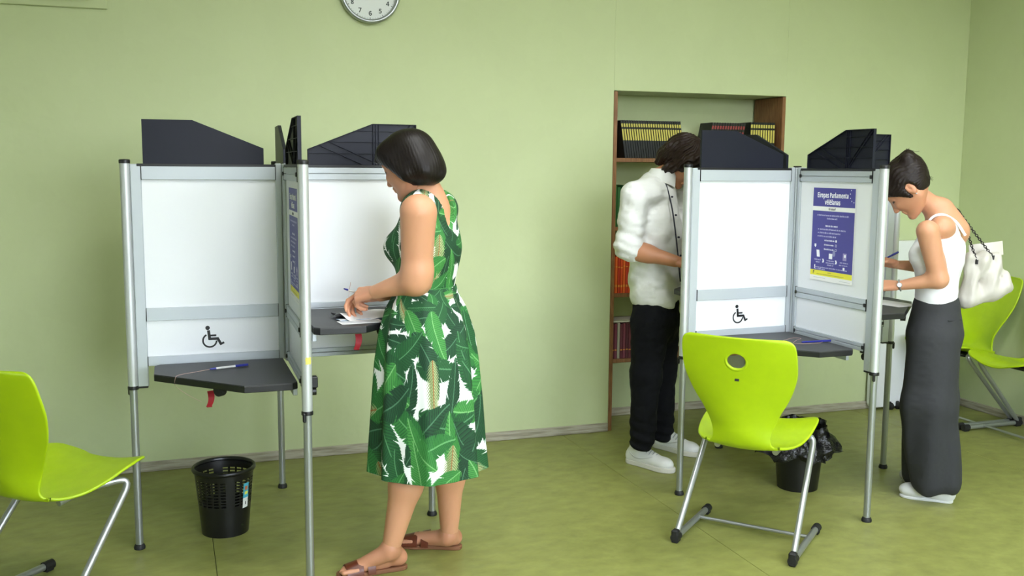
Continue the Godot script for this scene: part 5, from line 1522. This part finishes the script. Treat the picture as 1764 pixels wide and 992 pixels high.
func man() -> void:
	var org := Vector3(2.3532, 0.0000, -4.4342)
	var t := thing("person", "man in a white shirt with rolled sleeves and black trousers, head bowed", "person", org)
	var w := Vector3(0.707, 0, 0.707); var l := Vector3(0.707, 0, -0.707); var y := Vector3.UP
	var skin := lin(190, 132, 98)
	var hip := Vector3(2.3155, 0.7880, -4.4352); var waist := Vector3(2.3066, 0.9355, -4.4383); var chest := Vector3(2.2954, 1.1839, -4.4422); var chestU := Vector3(2.2971, 1.3518, -4.4416)
	var neck := Vector3(2.3087, 1.4381, -4.4376)
	var shR := Vector3(2.1327, 1.3671, -4.3294); var elR := Vector3(2.1043, 1.1152, -4.3287); var wrR := Vector3(2.2819, 1.0622, -4.1821)
	var shL := Vector3(2.4647, 1.3658, -4.5421); var elL := Vector3(2.4857, 1.1035, -4.4924); var wrL := Vector3(2.5060, 1.0416, -4.3477)
	var body := MB.new()
	blob(body, [["c", chestU, neck, 0.07, 0.058], ["c", neck, Vector3(2.3757, 1.4845, -4.4142), 0.058, 0.056], ["c", elR - y * 0.0 - w * 0.02, elR.lerp(wrR, 0.4), 0.044, 0.042], ["c", elR.lerp(wrR, 0.3), wrR, 0.043, 0.029], ["c", elL, wrL, 0.043, 0.028]], 0.009, 0.025, {"origin": org, "color": func(p): return skin})
	var pit := deg_to_rad(50.0)
	var o := Vector3(2.4191, 1.5504, -4.3673)
	var F := (w * cos(pit) - y * sin(pit)).normalized(); var U := (y * cos(pit) + w * sin(pit)).normalized(); var S := F.cross(U)
	blob(body, head_bones(o, F, U, S, 1.03), 0.005, 0.022, {"origin": org, "color": head_paint(o, F, U, S, lin(188, 128, 96), lin(150, 84, 76), lin(44, 30, 24), 1.03)})
	for hq in [[wrR, Vector3(2.3352, 1.0517, -4.1318), 1.0], [wrL, Vector3(2.5173, 1.0139, -4.2696), -1.0]]:
		var d: Vector3 = (hq[1] - hq[0]).normalized()
		var n: Vector3 = y * 0.8 - l * 0.5 * hq[2]; n = (n - d * n.dot(d)).normalized()
		var s := d.cross(n)
		if s.dot(l * hq[2]) < 0: s = -s
		blob(body, hand_bones(hq[0], d, n, s, [0.5, 0.6, 0.65, 0.7], [0.5, 0.4], 1.03), 0.004, 0.012, {"origin": org, "color": func(p): return lin(184, 124, 92)})
	part("body", body, skin_mat(), t)
	var hb := Basis(F, U, S)
	var at := func(a: float, b: float, c: float) -> Vector3: return o + F * a + U * b + S * c
	var fn := FastNoiseLite.new(); fn.seed = 3; fn.frequency = 16.0
	var hair := MB.new()
	blob(hair, [["e", at.call(-0.008, 0.018, 0), hb, Vector3(0.112, 0.1, 0.092)], ["e", at.call(-0.052, -0.02, 0), hb, Vector3(0.066, 0.076, 0.08)], ["c", at.call(-0.08, -0.07, 0.02), at.call(-0.07, -0.105, 0.02), 0.035, 0.02], ["c", at.call(-0.08, -0.07, -0.03), at.call(-0.07, -0.1, -0.035), 0.03, 0.018],
		["c", at.call(0.05, 0.06, -0.06), at.call(-0.005, -0.085, -0.078), 0.036, 0.026], ["c", at.call(0.05, 0.06, 0.06), at.call(-0.005, -0.085, 0.078), 0.036, 0.026], ["c", at.call(0.07, 0.05, -0.03), at.call(0.11, 0.0, -0.045), 0.03, 0.014],
		["-e", at.call(0.14, -0.10, 0), hb, Vector3(0.112, 0.1, 0.1)]],
		0.005, 0.025, {"origin": org, "disp": func(p):
			var q: Vector3 = hb.transposed() * (p - o)
			return 0.004 * sin(atan2(q.z, q.x + 0.02) * 24.0 + fn.get_noise_3dv(p * 0.4) * 9.0) + fn.get_noise_3dv(p) * 0.005})
	part("hair", hair, hair_mat(Color8(38, 26, 20)), t)
	# shirt
	fn.frequency = 6.0
	var cloth := mat(Color8(226, 226, 224), 0.8)
	var sh := MB.new()
	blob(sh, [["c", hip + y * 0.09, waist, 0.148, 0.15, w, 1.25], ["c", waist, chest, 0.15, 0.168, w, 1.25], ["c", chest, chestU, 0.168, 0.13, w, 1.25], ["c", chestU + l * 0.12 + y * 0.03, chestU - l * 0.12 + y * 0.03, 0.075, 0.075], ["c", chestU - w * 0.045, neck - w * 0.012 - y * 0.015, 0.09, 0.055],
		["c", shR, elR, 0.076, 0.062], ["c", shL, elL, 0.076, 0.06], ["c", elR + y * 0.02 - w * 0.012, elR + w * 0.022 - y * 0.004, 0.06, 0.05],
		["-c", neck + y * 0.045 + w * 0.02, neck + y * 0.09 + w * 0.08, 0.055, 0.07], ["-c", hip - y * 0.14 , hip - y * 0.1, 0.22, 0.175]],
		0.009, 0.035, {"origin": org, "disp": func(p):
			var arm: float = clampf(1.0 - ((p - elR).length() - 0.03) / 0.16, 0.0, 1.0)
			return fn.get_noise_3dv(p * Vector3(1, 1.6, 1)) * 0.014 + 0.0045 * arm * sin((p.y * 1.0 + p.dot(w) * 0.35) * 120.0) + 0.004 * sin((p.y * 0.8 + p.dot(l) * 0.7) * 60.0) * smoothstep(0.1, -0.2, p.y - chest.y)})
	var shirt := part("shirt", sh, cloth, t)
	var cf := MB.new()
	var ad := (elR.lerp(wrR, 0.3) - elR).normalized()
	var cpts := []
	for k in 4: cpts.append(elR - org + ad * (0.012 + k * 0.011))
	cf.tube(cpts, [0.056, 0.06, 0.059, 0.054], 20)
	part("rolled_cuff", cf, cloth, shirt)
	# collar: a stand with two turned-down wings
	var g := []
	for r in 6:
		var line := []
		for k in 25:
			var a := deg_to_rad(-160.0 + 320.0 * k / 24.0)
			var u := r / 5.0
			var front := pow(absf(a) / PI, 3.0)
			var rad := 0.066 + 0.02 * u
			line.append(neck - org + w * 0.026 + y * (0.062 - 0.05 * u - 0.045 * front * u - 0.015 * front) - w * cos(a) * rad + l * sin(a) * rad + w * 0.02 * (0.5 - u))
		g.append(line)
	var co := MB.new(); co.shell(g, 0.004)
	part("collar", co, cloth, shirt)
	var navy := mat(Color8(40, 42, 58), 0.7)
	var plk := [Vector3(2.2997, 1.4507, -4.3539), Vector3(2.3114, 1.3891, -4.3307), Vector3(2.3202, 1.3055, -4.3012), Vector3(2.3249, 1.2082, -4.2752), Vector3(2.3380, 1.0817, -4.2632), Vector3(2.3593, 0.9523, -4.2717)]
	part("placket_edge", tb(curve(plk.map(func(p): return p - org), 4), 0.0035, 6), navy, shirt)
	for i in 4:
		var bp: Vector3 = plk[i + 1].lerp(plk[i + 2] if i < 3 else plk[i + 1], 0.3) - org
		part("button", tb([bp + Vector3(0.012, 0, 0.0), bp + Vector3(0.013, 0, 0.008)], 0.0048, 10), navy, shirt)
	# trousers
	var knR := Vector3(2.2251, 0.4824, -4.3502); var anR := Vector3(2.2131, 0.1501, -4.3544); var knL := Vector3(2.3839, 0.4604, -4.4855); var anL := Vector3(2.4008, 0.1417, -4.5008)
	var tr := MB.new()
	fn.frequency = 9.0
	blob(tr, [["c", hip + y * 0.06, hip - y * 0.04, 0.135, 0.142, w, 1.2], ["c", hip - l * 0.075 - y * 0.05, knR, 0.10, 0.075], ["c", knR, anR, 0.076, 0.062], ["c", hip + l * 0.075 - y * 0.05, knL, 0.10, 0.074], ["c", knL, anL, 0.075, 0.06]], 0.0095, 0.03, {"origin": org, "disp": func(p):
		var low := smoothstep(0.35, 0.08, p.y)
		return fn.get_noise_3dv(p * Vector3(1, 1.4, 1)) * 0.009 + low * 0.006 * sin(p.y * 110.0 + p.dot(w) * 30.0)})
	part("trousers", tr, mat(Color8(15, 16, 20), 0.9, 0.0, 0.3), t)
	var wh := mat(Color8(224, 224, 222), 0.5); var so := mat(Color8(206, 203, 194), 0.6)
	shoe(t, Vector3(2.2016, 0.0000, -4.4831), Vector3(2.3358, 0.0000, -4.2345), org, wh, so, true, true)
	shoe(t, Vector3(2.4679, 0.0000, -4.7017), Vector3(2.6044, 0.0000, -4.4401), org, wh, so, true, true)
